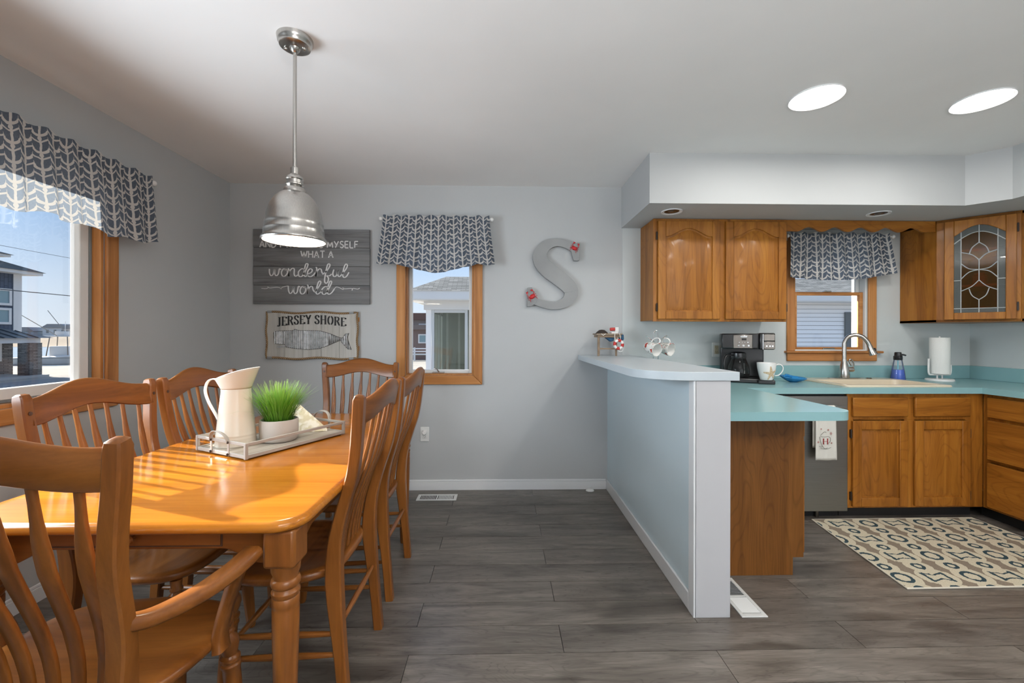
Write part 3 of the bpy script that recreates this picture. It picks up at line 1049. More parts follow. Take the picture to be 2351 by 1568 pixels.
# ================================================================== DINING TABLE
tb = thing('dining_table', 'honey maple rectangular dining table with turned legs and a drawer', 'table', (-0.975, 1.868, 0))
TX, TY = 0.462, 0.772
top = MB()
prof = [(0.030, 0.728), (0.010, 0.730), (0.002, 0.737), (0.0, 0.745), (0.003, 0.753), (0.010, 0.759), (0.020, 0.7605)]
outl = lambda ins: rounded(-TX + ins, TX - ins, -TY + ins, TY - ins, [0.085 - ins * 0.8] * 4, 10)
N = len(outl(0))
vs, fs = [], []
for ins, z in prof:
    vs += [(x, y, z) for x, y in outl(ins)]
for i in range(len(prof) - 1):
    for j in range(N):
        fs.append((i * N + j, i * N + (j + 1) % N, (i + 1) * N + (j + 1) % N, (i + 1) * N + j))
fs += [tuple(range(N - 1, -1, -1)), tuple((len(prof) - 1) * N + j for j in range(N))]
M['table'] = wood('honey_maple_tabletop', (0.34, 0.110, 0.010), (0.44, 0.150, 0.014), (0.52, 0.190, 0.020), 'x', 0.15, 0.25, 0.8, 0.008)
top.add(vs, fs).build('tabletop', M['table'], tb, smooth=50)
AX, AY = TX - 0.075, TY - 0.078
# aprons: ends with a drawer opening, shaped brackets by the legs
def apron_poly(L, zt=0.729, zm=0.665, zl=0.625):
    q = 0.16
    p = [(-L, zt), (-L, zl), (-L + 0.055, zl)]
    p += [(-L + 0.055 + (q - 0.055) * i / 8, zl + (zm - zl) * (0.5 - 0.5 * math.cos(PI * i / 8))) for i in range(1, 9)]
    p += [(-x, z) for x, z in reversed(p[2:])] + [(L, zl), (L, zt)]
    return p
for s in (-1, 1):
    MB().prism(apron_poly(AX), s * AY - 0.011, s * AY + 0.011, 'xz').build('end_apron', M['honeyx'], tb, 0.002)
    MB().prism(apron_poly(AY), s * AX - 0.011, s * AX + 0.011, 'yz').build('side_apron', M['honeyy'], tb, 0.002)
    dr = bx('drawer', M['honeyx'], tb, -0.225, 0.225, s * AY - 0.016, s * AY + 0.016, 0.676, 0.724, 0.002)
    bx('drawer_gap', M['hole'], dr, -0.229, 0.229, s * AY - 0.0125, s * AY + 0.0125, 0.672, 0.728)
    kn = [(0.006, 0.0), (0.006, 0.008), (0.010, 0.013), (0.0125, 0.018), (0.010, 0.023), (0.0, 0.025)]
    MB().lathe(kn, 16, Matrix.Translation((0, s * (AY + 0.015), 0.70)) @ Matrix.Rotation(R(-90 * s), 4, 'X')).build('knob', M['honeyx'], dr)
leg_prof = [(0.020, 0.0), (0.022, 0.02), (0.027, 0.2), (0.033, 0.42), (0.0345, 0.505), (0.033, 0.512), (0.0345, 0.515), (0.0345, 0.535), (0.032, 0.538), (0.036, 0.545),
            (0.036, 0.552), (0.032, 0.556), (0.030, 0.562), (0.036, 0.568), (0.038, 0.576), (0.036, 0.584), (0.031, 0.588), (0.031, 0.594), (0.036, 0.606), (0.038, 0.63)]
for sx in (-1, 1):
    for sy in (-1, 1):
        lx, ly = sx * (TX - 0.068), sy * (TY - 0.072)
        lg = MB().lathe(leg_prof, 24, Matrix.Translation((lx, ly, 0))).build('leg', M['honeyz'], tb, smooth=40)
        bx('leg_block', M['honeyz'], lg, lx - 0.042, lx + 0.042, ly - 0.042, ly + 0.042, 0.625, 0.729, 0.010)

# ================================================================== TRAY AND WHAT STANDS IN IT
TZ = 0.7605
trang = math.atan2(0.892, 0.451)
tray = thing('serving_tray', 'weathered white metal-framed tray with strap handles on the dining table', 'tray', (-1.000, 1.922, TZ), trang)
M['traywood'] = wood('whitewashed_tray_wood', (0.24, 0.21, 0.17), (0.38, 0.34, 0.29), (0.50, 0.46, 0.41), 'x', 0.55, 0, 0.6, 0.1)
M['traymetal'] = paint('distressed_white_metal', (0.36, 0.335, 0.30), 0.45, 0.12, 0.1)
TLx, TLy = 0.235, 0.155
# boards of the base
for i in range(4):
    y0 = -TLy + 0.006 + i * (2 * TLy - 0.012) / 4
    bx('board', M['traywood'], tray, -TLx + 0.005, TLx - 0.005, y0 + 0.0007, y0 + (2 * TLy - 0.012) / 4 - 0.0007, 0.010, 0.017, 0.001)
for s in (-1, 1):
    for z0, z1 in ((0.006, 0.020), (0.054, 0.066)):
        bx('side_rail', M['traymetal'], tray, -TLx, TLx, s * TLy - 0.004, s * TLy + 0.004, z0, z1, 0.0015)
        bx('end_rail', M['traymetal'], tray, s * TLx - 0.004, s * TLx + 0.004, -TLy + 0.004, TLy - 0.004, z0, z1, 0.0015)
    for e in (-1, 1):
        bx('corner_post', M['traymetal'], tray, s * TLx - 0.006, s * TLx + 0.006, e * TLy - 0.006, e * TLy + 0.006, 0.004, 0.066, 0.002)
        MB().lathe([(0.0, 0.0), (0.005, 0.0005), (0.0065, 0.003), (0.005, 0.006)], 12, Matrix.Translation((s * (TLx - 0.012), e * (TLy - 0.012), 0))).build('foot', M['bronze'], tray)
        st = bx('strap', M['traymetal'], tray, s * (TLx + 0.005) - 0.0015, s * (TLx + 0.005) + 0.0015, e * 0.055 - 0.006, e * 0.055 + 0.006, 0.006, 0.066, 0.001)
        for z in (0.013, 0.060):
            MB().lathe([(0.0, 0.006), (0.004, 0.005), (0.0055, 0.002), (0.0055, 0.0)], 10,
                       Matrix.Translation((s * (TLx + 0.0065), e * 0.055, z)) @ Matrix.Rotation(R(90 * s), 4, 'Y')).build('rivet', M['bronze'], st)
    hp = crom([(s * (TLx + 0.006), -0.055, 0.060), (s * (TLx + 0.010), -0.047, 0.082), (s * (TLx + 0.016), -0.02, 0.098), (s * (TLx + 0.016), 0.02, 0.098),
               (s * (TLx + 0.010), 0.047, 0.082), (s * (TLx + 0.006), 0.055, 0.060)], 5)
    MB().sweep(hp, 0.014, 0.0035, (1, 0, 0.25 * s), 0.3).build('handle', M['traymetal'], tray, smooth=50)

def on_tray(lx, sy):
    """position from the tray's near corner: lx along the long side, sy along the short one"""
    c, s = math.cos(trang), math.sin(trang)
    x, y = -TLx + lx, -TLy + sy
    return (-1.000 + c * x - s * y, 1.922 + s * x + c * y, TZ + 0.017)

pc = thing('pitcher', 'tall cream enamel pitcher with loop handle on the tray', 'pitcher', on_tray(0.095, 0.213))
body = [(0.0, 0.0), (0.074, 0.0), (0.0765, 0.003), (0.0765, 0.006), (0.074, 0.03), (0.0745, 0.033), (0.0735, 0.036), (0.0730, 0.044), (0.0735, 0.046), (0.0725, 0.049), (0.064, 0.13), (0.0545, 0.225), (0.0550, 0.232), (0.0545, 0.236)]
MB().lathe(body, 48, cap=False).build('body', M['cream'], pc, smooth=50)
NS = 48
vs, fs = [], []
LV = 10
for i in range(LV + 1):
    k = i / LV
    for j in range(NS):
        th = 2 * PI * j / NS
        spout = max(0.0, math.cos(th))
        r = 0.0545 + k * (0.020 + 0.014 * spout ** 3 - 0.003 * math.sin(th) ** 2)
        z = 0.236 + k * (0.062 + 0.026 * math.cos(th))
        vs.append((r * math.cos(th), r * math.sin(th), z))
for i in range(LV):
    for j in range(NS):
        fs.append((i * NS + j, i * NS + (j + 1) % NS, (i + 1) * NS + (j + 1) % NS, (i + 1) * NS + j))
MB().add(vs, fs).build('flared_lip', M['cream'], pc, smooth=60, thick=0.0022)
MB().tube([vs[LV * NS + j] for j in range(NS)], 0.0022, 8, closed=True).build('rim', M['white_cer'], pc)
hp = crom([(-0.071, 0, 0.262), (-0.092, 0, 0.275), (-0.118, 0, 0.262), (-0.128, 0, 0.225), (-0.115, 0, 0.180), (-0.085, 0, 0.125), (-0.066, 0, 0.092)], 6)
MB().sweep(hp, 0.016, 0.005, (0, 1, 0), 0.6).build('handle', M['white_cer'], pc, smooth=60)

M['concrete'] = paint('pale_concrete', (0.52, 0.48, 0.43), 0.8, 0.10, 0.25)
gp = thing('potted_grass', 'tuft of bright green faux grass in a round pale concrete pot', 'potted plant', on_tray(0.222, 0.118))
MB().lathe([(0.0, 0.0), (0.062, 0.0), (0.070, 0.004), (0.075, 0.014), (0.077, 0.05), (0.0765, 0.088), (0.075, 0.093), (0.072, 0.094), (0.0695, 0.091), (0.069, 0.075), (0.0, 0.075)], 48).build('pot', M['concrete'], gp, smooth=50)
MB().lathe([(0.0, 0.082), (0.069, 0.078)], 32, cap=False).build('soil', plain('dark_moss', (0.02, 0.035, 0.01), 0.9), gp)
gm = Mt('green_grass_blade', (0.12, 0.30, 0.02), 0.45)
_x, _y, _z = gm.xyz(gm.coords('Object'))
gm.base(gm.ramp(((_z - 0.08) / 0.16).sock, [(0.0, (0.035, 0.12, 0.006)), (0.55, (0.13, 0.34, 0.02)), (1.0, (0.36, 0.60, 0.14))]))
g = MB()
for i in range(900):
    a = rnd.uniform(0, 2 * PI)
    r0 = 0.055 * math.sqrt(rnd.random())
    L = rnd.uniform(0.115, 0.19)
    lean = (0.14 + 1.0 * (r0 / 0.055) ** 1.2) * rnd.uniform(0.5, 1.15)
    if rnd.random() < 0.05:
        lean *= 1.7
    a2 = a + rnd.uniform(-0.4, 0.4)
    w = rnd.uniform(0.0010, 0.0018)
    pts = []
    px, pz = r0, 0.078
    for q in range(5):
        t_ = q / 4
        an = lean * (0.35 + 0.75 * t_)
        pts.append((px, pz))
        px += math.sin(an) * L / 4
        pz += math.cos(an) * L / 4
    vs, fs = [], []
    for q, (pr, pz) in enumerate(pts):
        ww = w * (1 - 0.75 * (q / 4) ** 2)
        bx_, by_ = r0 * math.cos(a), r0 * math.sin(a)
        ex, ey = bx_ + (pr - r0) * math.cos(a2), by_ + (pr - r0) * math.sin(a2)
        nx, ny = -math.sin(a2) * ww, math.cos(a2) * ww
        vs += [(ex - nx, ey - ny, pz), (ex + nx, ey + ny, pz)]
    fs = [(2 * q, 2 * q + 1, 2 * q + 3, 2 * q + 2) for q in range(4)]
    g.add(vs, fs)
tag(g.build('grass_blades', gm.m, gp, smooth=80), kind='stuff')

# folded napkin leaning at the far end of the tray
nm = Mt('cream_embossed_linen', (0.72, 0.66, 0.52), 0.85, spec=0.15)
nm.bump(nm.noise(nm.coords('Object'), 55, 2), 0.5, 0.004)
_nz = nm.noise(nm.coords('Object'), 38, 2, 0.4, 0.5)
nm.base(nm.ramp(_nz, [(0.42, (0.78, 0.73, 0.62)), (0.56, (0.60, 0.53, 0.36))]))
np_ = thing('folded_napkin', 'cream patterned folded napkin leaning in the far end of the tray', 'napkin', on_tray(0.358, 0.165), trang - R(52))
for i in range(3):
    off = 0.004 * i
    poly = [(-0.085, 0.0), (0.125, 0.0), (0.122, 0.014), (-0.010, 0.135), (-0.030, 0.140), (-0.085, 0.085)]
    pl = MB().prism([(x * (1 - 0.03 * i), z) for x, z in poly], -0.0016, 0.0016, 'xz')
    pl.build('fold', nm.m, np_, 0.0012, loc=(0, off * 1.1, 0.001), rot=(R(-26 - 5 * i), 0, 0))

# ================================================================== WALL DECOR
# ---- lettering strokes
def arcp(cx, cy, rx, ry, a0, a1, n=14):
    return [(cx + rx * math.cos(R(a0 + (a1 - a0) * i / n)), cy + ry * math.sin(R(a0 + (a1 - a0) * i / n))) for i in range(n + 1)]
CAPS = {  # thin hand-drawn capitals in a unit-high box: (width, strokes)
    'A': (0.62, [[(0, 0), (0.31, 1)], [(0.31, 1), (0.62, 0)], [(0.10, 0.34), (0.52, 0.34)]]),
    'N': (0.62, [[(0, 0), (0, 1)], [(0, 1), (0.60, 0)], [(0.60, 0), (0.60, 1)]]),
    'D': (0.58, [[(0, 0), (0, 1)], [(0, 1), (0.2, 1)] + arcp(0.2, 0.5, 0.36, 0.5, 90, -90) + [(0, 0)]]),
    'I': (0.12, [[(0.06, 0), (0.06, 1)]]),
    'T': (0.62, [[(0, 1), (0.62, 1)], [(0.31, 1), (0.31, 0)]]),
    'H': (0.58, [[(0, 0), (0, 1)], [(0.56, 0), (0.56, 1)], [(0, 0.52), (0.56, 0.52)]]),
    'K': (0.56, [[(0, 0), (0, 1)], [(0.54, 1), (0, 0.42)], [(0.16, 0.58), (0.56, 0)]]),
    'O': (0.64, [arcp(0.32, 0.5, 0.31, 0.5, 90, 450, 24)]),
    'M': (0.74, [[(0, 0), (0.06, 1)], [(0.06, 1), (0.36, 0.15)], [(0.36, 0.15), (0.66, 1)], [(0.66, 1), (0.74, 0)]]),
    'Y': (0.60, [[(0, 1), (0.30, 0.46)], [(0.60, 1), (0.16, 0)]]),
    'S': (0.50, [crom([(0.47, 0.86), (0.28, 1.0), (0.06, 0.86), (0.10, 0.62), (0.36, 0.46), (0.48, 0.22), (0.28, 0.0), (0.02, 0.12)], 5)]),
    'E': (0.48, [[(0, 0), (0, 1)], [(0, 1), (0.46, 1)], [(0, 0.52), (0.40, 0.52)], [(0, 0), (0.48, 0)]]),
    'L': (0.46, [[(0, 1), (0, 0)], [(0, 0), (0.46, 0)]]),
    'F': (0.46, [[(0, 0), (0, 1)], [(0, 1), (0.46, 1)], [(0, 0.54), (0.38, 0.54)]]),
    'W': (0.86, [[(0, 1), (0.20, 0)], [(0.20, 0), (0.43, 0.86)], [(0.43, 0.86), (0.64, 0)], [(0.64, 0), (0.86, 1)]]),
}
def caps_text(parent, mat, text, xc, z0, h, width, w, y):
    tot = 0
    for c in text:
        tot += 0.34 if c == ' ' else CAPS[c][0] + 0.20
    k = width / tot
    x = xc - width / 2
    for c in text:
        if c == ' ':
            x += 0.34 * k
            continue
        b = MB()
        for st in CAPS[c][1]:
            b.ribbon([(x + px * k, z0 + pz * h) for px, pz in st], lambda tx, ty, t: w, y)
        b.build('letter', mat, parent, smooth=0)
        x += (CAPS[c][0] + 0.20) * k

# ---- grey wooden sign "AND I THINK TO MYSELF WHAT A wonderful world"
SX0, SX1, SZ0, SZ1 = -1.955, -1.045, 1.480, 2.070
M['signgrey'] = wood('grey_stained_board', (0.085, 0.087, 0.09), (0.185, 0.188, 0.192), (0.26, 0.264, 0.268), 'x', 0.6, 0, 0.5, 0.25, 1.3)
sg = thing('quote_sign', 'grey wooden plank sign with white lettering ending in wonderful world', 'sign', (0, D, 0))
hgt = (SZ1 - SZ0) / 4
for i, (z0, z1) in enumerate(((0, 0.148), (0.148, 0.296), (0.296, 0.444), (0.444, 0.590))):
    bx('plank', M['signgrey'], sg, SX0 + rnd.uniform(-0.002, 0.002), SX1 + rnd.uniform(-0.002, 0.002), -0.026, -0.003, SZ0 + z0 + 0.0006, SZ0 + z1 - 0.0006, 0.003)
M['signwhite'] = plain('white_lettering', (0.72, 0.72, 0.71), 0.6)
ZX = lambda x: SX0 + (x - 55) * (SX1 - SX0) / (1332 - 55)
ZZ = lambda z: SZ0 + (897 - z) * (SZ1 - SZ0) / (897 - 72)
caps_text(sg, M['signwhite'], 'AND I THINK TO MYSELF', ZX(675), ZZ(275), ZZ(203) - ZZ(275), ZX(1205) - ZX(142) + 0.02, 0.0085, -0.0262)
caps_text(sg, M['signwhite'], 'WHAT A', ZX(762), ZZ(386), ZZ(312) - ZZ(386), ZX(930) - ZX(590) + 0.02, 0.0085, -0.0262)
script = [
    [(235, 512), (237, 560), (254, 588), (277, 568), (290, 516), (294, 566), (310, 588), (332, 566), (344, 512), (362, 520)],
    [(418, 514), (388, 512), (366, 550), (378, 590), (408, 588), (432, 550), (418, 514), (404, 522), (438, 528)],
    [(440, 505), (448, 530), (446, 592), (452, 545), (480, 508), (505, 512), (505, 570), (522, 592), (552, 570)],
    [(625, 525), (590, 508), (552, 545), (560, 592), (595, 588), (625, 540), (655, 470), (645, 450), (628, 470), (612, 560), (625, 594), (655, 575)],
    [(655, 565), (692, 548), (702, 520), (680, 508), (655, 535), (652, 580), (680, 596), (712, 580), (735, 550)],
    [(742, 490), (752, 510), (742, 592), (752, 545), (778, 510), (800, 515), (806, 540), (815, 560)],
    [(815, 570), (862, 530), (895, 475), (888, 452), (868, 470), (848, 560), (838, 640), (852, 668), (874, 650), (880, 610), (862, 585), (890, 585), (915, 565)],
    [(940, 515), (928, 560), (940, 592), (968, 580), (990, 520), (982, 570), (998, 594), (1022, 575)],
    [(1022, 575), (1072, 510), (1088, 470), (1072, 454), (1052, 490), (1036, 570), (1050, 602), (1078, 590), (1105, 545)],
    [(148, 726), (200, 730), (222, 715), (212, 704), (240, 722), (320, 714), (362, 728), (358, 746), (375, 715), (440, 698)],
    [(440, 698), (444, 748), (460, 782), (484, 764), (497, 706), (501, 760), (517, 784), (539, 764), (552, 704), (570, 712)],
    [(620, 704), (590, 706), (570, 745), (582, 784), (612, 780), (632, 742), (620, 706), (606, 714), (642, 722)],
    [(648, 685), (658, 705), (650, 785), (660, 738), (684, 704), (704, 708), (712, 740), (728, 765)],
    [(728, 770), (775, 705), (797, 660), (785, 642), (765, 670), (745, 760), (758, 788), (790, 770), (808, 745)],
    [(880, 715), (845, 704), (808, 740), (818, 786), (852, 782), (885, 725), (915, 660), (905, 642), (888, 665), (868, 755), (882, 788), (915, 772), (945, 730)],
    [(945, 730), (965, 708), (1000, 715), (1040, 735), (1048, 722), (1035, 715), (1060, 728), (1130, 722), (1145, 735), (1138, 744), (1150, 722), (1200, 730), (1225, 718)],
]
words = {'wonderful': MB(), 'world': MB(), 'flourish': MB(), 'flourish_right': MB()}
for i, st in enumerate(script):
    b = words['wonderful' if i < 9 else 'flourish' if i == 9 else 'flourish_right' if i == 15 else 'world']
    fine = i in (9, 15)
    pts = [(ZX(x), ZZ(z)) for x, z in crom(st, 6)]
    b.ribbon(pts, (lambda tx, ty, t: 0.0045) if fine else (lambda tx, ty, t: 0.0052 + 0.0048 * abs(ty)), -0.0262)
for k_, b in words.items():
    b.build('flourish' if k_.startswith('fl') else 'script_word', M['signwhite'], sg, smooth=0)

# ---- JERSEY SHORE sign with corrugated whale and rope edge
JX0, JX1, JZ0, JZ1 = -1.848, -1.140, 1.052, 1.412
js = thing('whale_sign', 'whitewashed rope-edged sign with a corrugated metal whale and JERSEY SHORE', 'sign', (0, D, 0))
M['signboard'] = wood('whitewashed_crackle_board', (0.36, 0.35, 0.33), (0.52, 0.51, 0.48), (0.58, 0.57, 0.54), 'z', 0.7, 0, 0.5, 0.2)
wav = lambda x: 0.006 * math.sin((x - JX0) / (JX1 - JX0) * 4 * PI + 0.6)
nb = 5
for i in range(nb):
    x0 = JX0 + (JX1 - JX0) * i / nb + 0.0008
    x1 = JX0 + (JX1 - JX0) * (i + 1) / nb - 0.0008
    xs_ = [x0 + (x1 - x0) * q / 6 for q in range(7)]
    poly = [(x, JZ0 + wav(x)) for x in xs_] + [(x, JZ1 + wav(x)) for x in reversed(xs_)]
    MB().prism(poly, -0.026, -0.010, 'xz').build('board', M['signboard'], js, 0.0015)
for zz in (JZ0 + 0.06, JZ1 - 0.07):
    bx('batten', M['pinex'], js, JX0 + 0.05, JX1 + 0.008, -0.010, -0.001, zz, zz + 0.035)
rm = Mt('jute_rope', (0.30, 0.19, 0.10), 0.85, spec=0.2)
_w = rm.n('ShaderNodeTexWave')
_w.inputs['Scale'].default_value = 42
_w.inputs['Distortion'].default_value = 0.6
_w.bands_direction = 'DIAGONAL'
rm.l(rm.coords('Object'), _w.inputs['Vector'])
rm.base(rm.ramp(_w.outputs['Fac'], [(0.25, (0.17, 0.10, 0.05)), (0.75, (0.42, 0.29, 0.17))]))
rm.bump(_w.outputs['Fac'], 0.8, 0.004)
pts = []
n = 34
pts += [(JX0 + (JX1 - JX0) * i / n, -0.024, JZ0 + wav(JX0 + (JX1 - JX0) * i / n)) for i in range(n + 1)]
pts += [(JX1 + 0.004 * math.sin(i), -0.024, JZ0 + (JZ1 - JZ0) * i / 12) for i in range(1, 12)]
pts += [(JX1 - (JX1 - JX0) * i / n, -0.024, JZ1 + wav(JX1 - (JX1 - JX0) * i / n)) for i in range(n + 1)]
pts += [(JX0 + 0.004 * math.sin(i), -0.024, JZ1 - (JZ1 - JZ0) * i / 12) for i in range(1, 12)]
MB().tube(pts, 0.0085, 8, closed=True).build('rope', rm.m, js)
M['galv'] = paint('galvanised_metal', (0.27, 0.275, 0.275), 0.45, 0.25, 0.1)
for cx in (JX0 + 0.025, JX1 - 0.045):
    for cz in (JZ0, JZ1):
        bx('corner_clip', M['galv'], js, cx - 0.018, cx + 0.018, -0.036, -0.012, cz + wav(cx) - 0.008, cz + wav(cx) + 0.008, 0.003)
# stencil letters: heavy upright strokes, thin cross strokes, small serifs
STEN = {
    'J': (0.46, [[(0.32, 1), (0.32, 0.16)] + arcp(0.20, 0.16, 0.12, 0.15, 0, -150, 6)], [(0.16, 1.0, 0.48, 1.0)]),
    'E': (0.56, [[(0.12, 0), (0.12, 1)], [(0.2, 0.97), (0.52, 0.97)], [(0.2, 0.52), (0.42, 0.52)], [(0.2, 0.03), (0.54, 0.03)], [(0.52, 0.98), (0.52, 0.80)], [(0.54, 0.02), (0.54, 0.22)]], [(0.0, 1, 0.2, 1), (0.0, 0, 0.2, 0)]),
    'R': (0.64, [[(0.12, 0), (0.12, 1)], [(0.2, 0.97), (0.30, 0.97)] + arcp(0.30, 0.75, 0.20, 0.22, 80, -80, 8) + [(0.2, 0.53)], [(0.34, 0.50), (0.56, 0.02)]], [(0, 1, 0.2, 1), (0, 0, 0.24, 0), (0.48, 0, 0.66, 0)]),
    'S': (0.52, [crom([(0.44, 0.74), (0.40, 0.92), (0.24, 0.99), (0.09, 0.86), (0.12, 0.64), (0.34, 0.46), (0.44, 0.26), (0.36, 0.05), (0.20, 0.01), (0.07, 0.12), (0.05, 0.28)], 4)], []),
    'Y': (0.64, [[(0.08, 1), (0.32, 0.48)], [(0.54, 1), (0.34, 0.50)], [(0.32, 0.46), (0.32, 0)]], [(0, 1, 0.22, 1), (0.44, 1, 0.64, 1), (0.20, 0, 0.44, 0)]),
    'H': (0.70, [[(0.12, 0), (0.12, 1)], [(0.56, 0), (0.56, 1)], [(0.2, 0.52), (0.48, 0.52)]], [(0, 1, 0.24, 1), (0, 0, 0.24, 0), (0.44, 1, 0.68, 1), (0.44, 0, 0.68, 0)]),
    'O': (0.66, [arcp(0.32, 0.5, 0.24, 0.48, 100, 260, 10), arcp(0.34, 0.5, 0.24, 0.48, 80, -80, 10)], []),
}
M['ink'] = plain('black_stencil_paint', (0.015, 0.015, 0.015), 0.7)
b = MB()
word = 'JERSEY SHORE'
tot = sum(0.30 if c == ' ' else STEN[c][0] + 0.08 for c in word)
wid = 0.545
k = wid / tot
x = (JX0 + JX1) / 2 - wid / 2 - 0.003
hh = 0.068
for c in word:
    if c == ' ':
        x += 0.30 * k
        continue
    w_ = STEN[c][0]
    u = ((x + w_ * k / 2) - (JX0 + JX1) / 2) / (wid / 2)
    b = MB()
    zc = JZ1 - 0.090 - 0.022 * u * u + 0.002
    hl = hh * (1 - 0.02 * u)
    for st in STEN[c][1]:
        b.ribbon([(x + px * k, zc + pz * hl) for px, pz in st], lambda tx, ty, t: 0.0045 + 0.0085 * abs(ty), -0.0262)
    for (a0, z0, a1, z1) in STEN[c][2]:
        b.ribbon([(x + a0 * k, zc + z0 * hl), (x + a1 * k, zc + z1 * hl)], lambda tx, ty, t: 0.004, -0.0262)
    b.build('letter', M['ink'], js, smooth=0)
    x += (w_ + 0.08) * k
WXf = lambda x: JX0 + (x - 200) * (JX1 - JX0) / (1165 - 200)
WZf = lambda z: JZ0 + (1478 - z) * (JZ1 - JZ0) / (1478 - 998)
def interp(tab, x):
    for (a, p), (c, q) in zip(tab, tab[1:]):
        if a <= x <= c:
            return p + (q - p) * (x - a) / (c - a)
    return tab[-1][1]
topt = [(275, 1215), (288, 1196), (400, 1190), (470, 1190), (505, 1172), (545, 1188), (700, 1188), (780, 1192), (880, 1220), (950, 1250), (985, 1262)]
bott = [(275, 1225), (288, 1325), (398, 1332), (405, 1360), (520, 1376), (640, 1386), (760, 1376), (850, 1345), (930, 1310), (985, 1287)]
wm = Mt('corrugated_galvanised', (0.60, 0.60, 0.60), 0.34, 0.75)
_nz = wm.noise(wm.coords('Object'), 40, 3)
wm.base(wm.ramp(_nz, [(0.3, (0.34, 0.34, 0.34)), (0.7, (0.62, 0.62, 0.62))]))
per = 22.0
def relief(x): return -0.031 - 0.0055 * math.sin(x / per * 2 * PI)
def strip(b, x0, x1, tf, bf, step=3.6):
    n = int((x1 - x0) / step)
    vs, fs = [], []
    for i in range(n + 1):
        x = x0 + (x1 - x0) * i / n
        vs += [(WXf(x), relief(x), WZf(tf(x))), (WXf(x), relief(x), WZf(bf(x))), (WXf(x), -0.0262, WZf(tf(x))), (WXf(x), -0.0262, WZf(bf(x)))]
    for i in range(n):
        a, c = 4 * i, 4 * i + 4
        fs += [(a, a + 1, c + 1, c), (a + 2, c + 2, c, a), (a + 1, a + 3, c + 3, c + 1)]
    b.add(vs, fs)
wb = MB()
strip(wb, 276, 985, lambda x: interp(topt, x), lambda x: interp(bott, x))
wh = wb.build('whale_body', wm.m, js, smooth=70)
wb = MB()
strip(wb, 303, 402, lambda x: 1357 - (x - 303) * 0.17, lambda x: 1369 - (x - 303) * 0.08)
wb.build('whale_jaw', wm.m, js, smooth=70)
wb = MB()
tt = [(985, 1262), (1010, 1262), (1035, 1225), (1076, 1214), (1100, 1382)]
tbm = [(985, 1288), (1010, 1318), (1050, 1365), (1075, 1385), (1100, 1388)]
strip(wb, 986, 1074, lambda x: interp([(985, 1262), (1008, 1264), (1035, 1224), (1075, 1214)], x), lambda x: interp([(985, 1288), (1010, 1320), (1040, 1345), (1058, 1255), (1075, 1218)], x))
strip(wb, 1012, 1100, lambda x: interp([(1012, 1300), (1060, 1285), (1072, 1310), (1100, 1380)], x), lambda x: interp([(1012, 1322), (1050, 1368), (1100, 1390)], x))
wb.build('whale_tail', wm.m, js, smooth=70)
ol = MB()
olp = [(x, interp(topt, x)) for x in range(276, 985, 12)] + [(985, 1262), (1008, 1263), (1036, 1222), (1076, 1213), (1062, 1250), (1066, 1290), (1080, 1330), (1101, 1386), (1066, 1380), (1012, 1324), (985, 1289)] + [(x, interp(bott, x)) for x in range(975, 276, -12)]
ol.tube([(WXf(x), -0.0275, WZf(z)) for x, z in olp], 0.0022, 6, closed=True).build('whale_outline', M['bronze'], js)

# ---- galvanised letter S with two red crabs
lt = thing('metal_letter', 'galvanised metal letter S on the wall with two red crabs', 'letter', (0, D, 0))
SXf = lambda x: 0.2 + (x - 140) * (0.632 - 0.205) / (1090 - 140)
SZf = lambda z: 1.442 + (1445 - z) * (2.012 - 1.442) / (1445 - 150)
cl = [(1010, 395, 95), (930, 310, 120), (800, 245, 130), (650, 222, 145), (480, 280, 195), (370, 440, 235), (400, 590, 265), (520, 720, 290), (660, 830, 285), (800, 940, 275), (905, 1050, 262), (930, 1160, 240),
      (850, 1290, 190), (720, 1355, 150), (590, 1368, 142), (440, 1345, 130), (310, 1300, 125), (215, 1245, 110)]
cl = crom(cl, 5)
mb = MB()
L_, R_ = [], []
for i, (x, z, w_) in enumerate(cl):
    a, c = cl[max(0, i - 1)], cl[min(len(cl) - 1, i + 1)]
    tx, tz = c[0] - a[0], c[1] - a[1]
    d = math.hypot(tx, tz)
    L_.append((SXf(x - tz / d * w_ / 2), SZf(z + tx / d * w_ / 2)))
    R_.append((SXf(x + tz / d * w_ / 2), SZf(z - tx / d * w_ / 2)))
n = len(cl)
vs, fs = [], []
for yy in (-0.036, -0.002):
    vs += [(p[0], yy, p[1]) for p in L_] + [(p[0], yy, p[1]) for p in R_]
for i in range(n - 1):
    fs += [(i, i + 1, n + i + 1, n + i), (2 * n + i, 3 * n + i, 3 * n + i + 1, 2 * n + i + 1), (i, 2 * n + i, 2 * n + i + 1, i + 1), (n + i, n + i + 1, 3 * n + i + 1, 3 * n + i)]
fs += [(0, n, 3 * n, 2 * n), (n - 1, 3 * n - 1, 4 * n - 1, 2 * n - 1)]
mb.add(vs, fs)
mb.build('letter_body', M['galv'], lt, 0.002, smooth=50)
for poly in ([(905, 268), (965, 250), (1035, 226), (1088, 224), (1075, 545), (1040, 556), (975, 552), (950, 470)],
             [(155, 1048), (232, 1045), (245, 1090), (330, 1255), (300, 1330), (240, 1372), (205, 1392), (145, 1388)]):
    MB().prism([(SXf(x), SZf(z)) for x, z in poly], -0.0365, -0.002, 'xz').build('serif', M['galv'], lt, 0.002)
M['crabred'] = plain('glossy_red_enamel', (0.55, 0.015, 0.02), 0.25, coat=0.4)
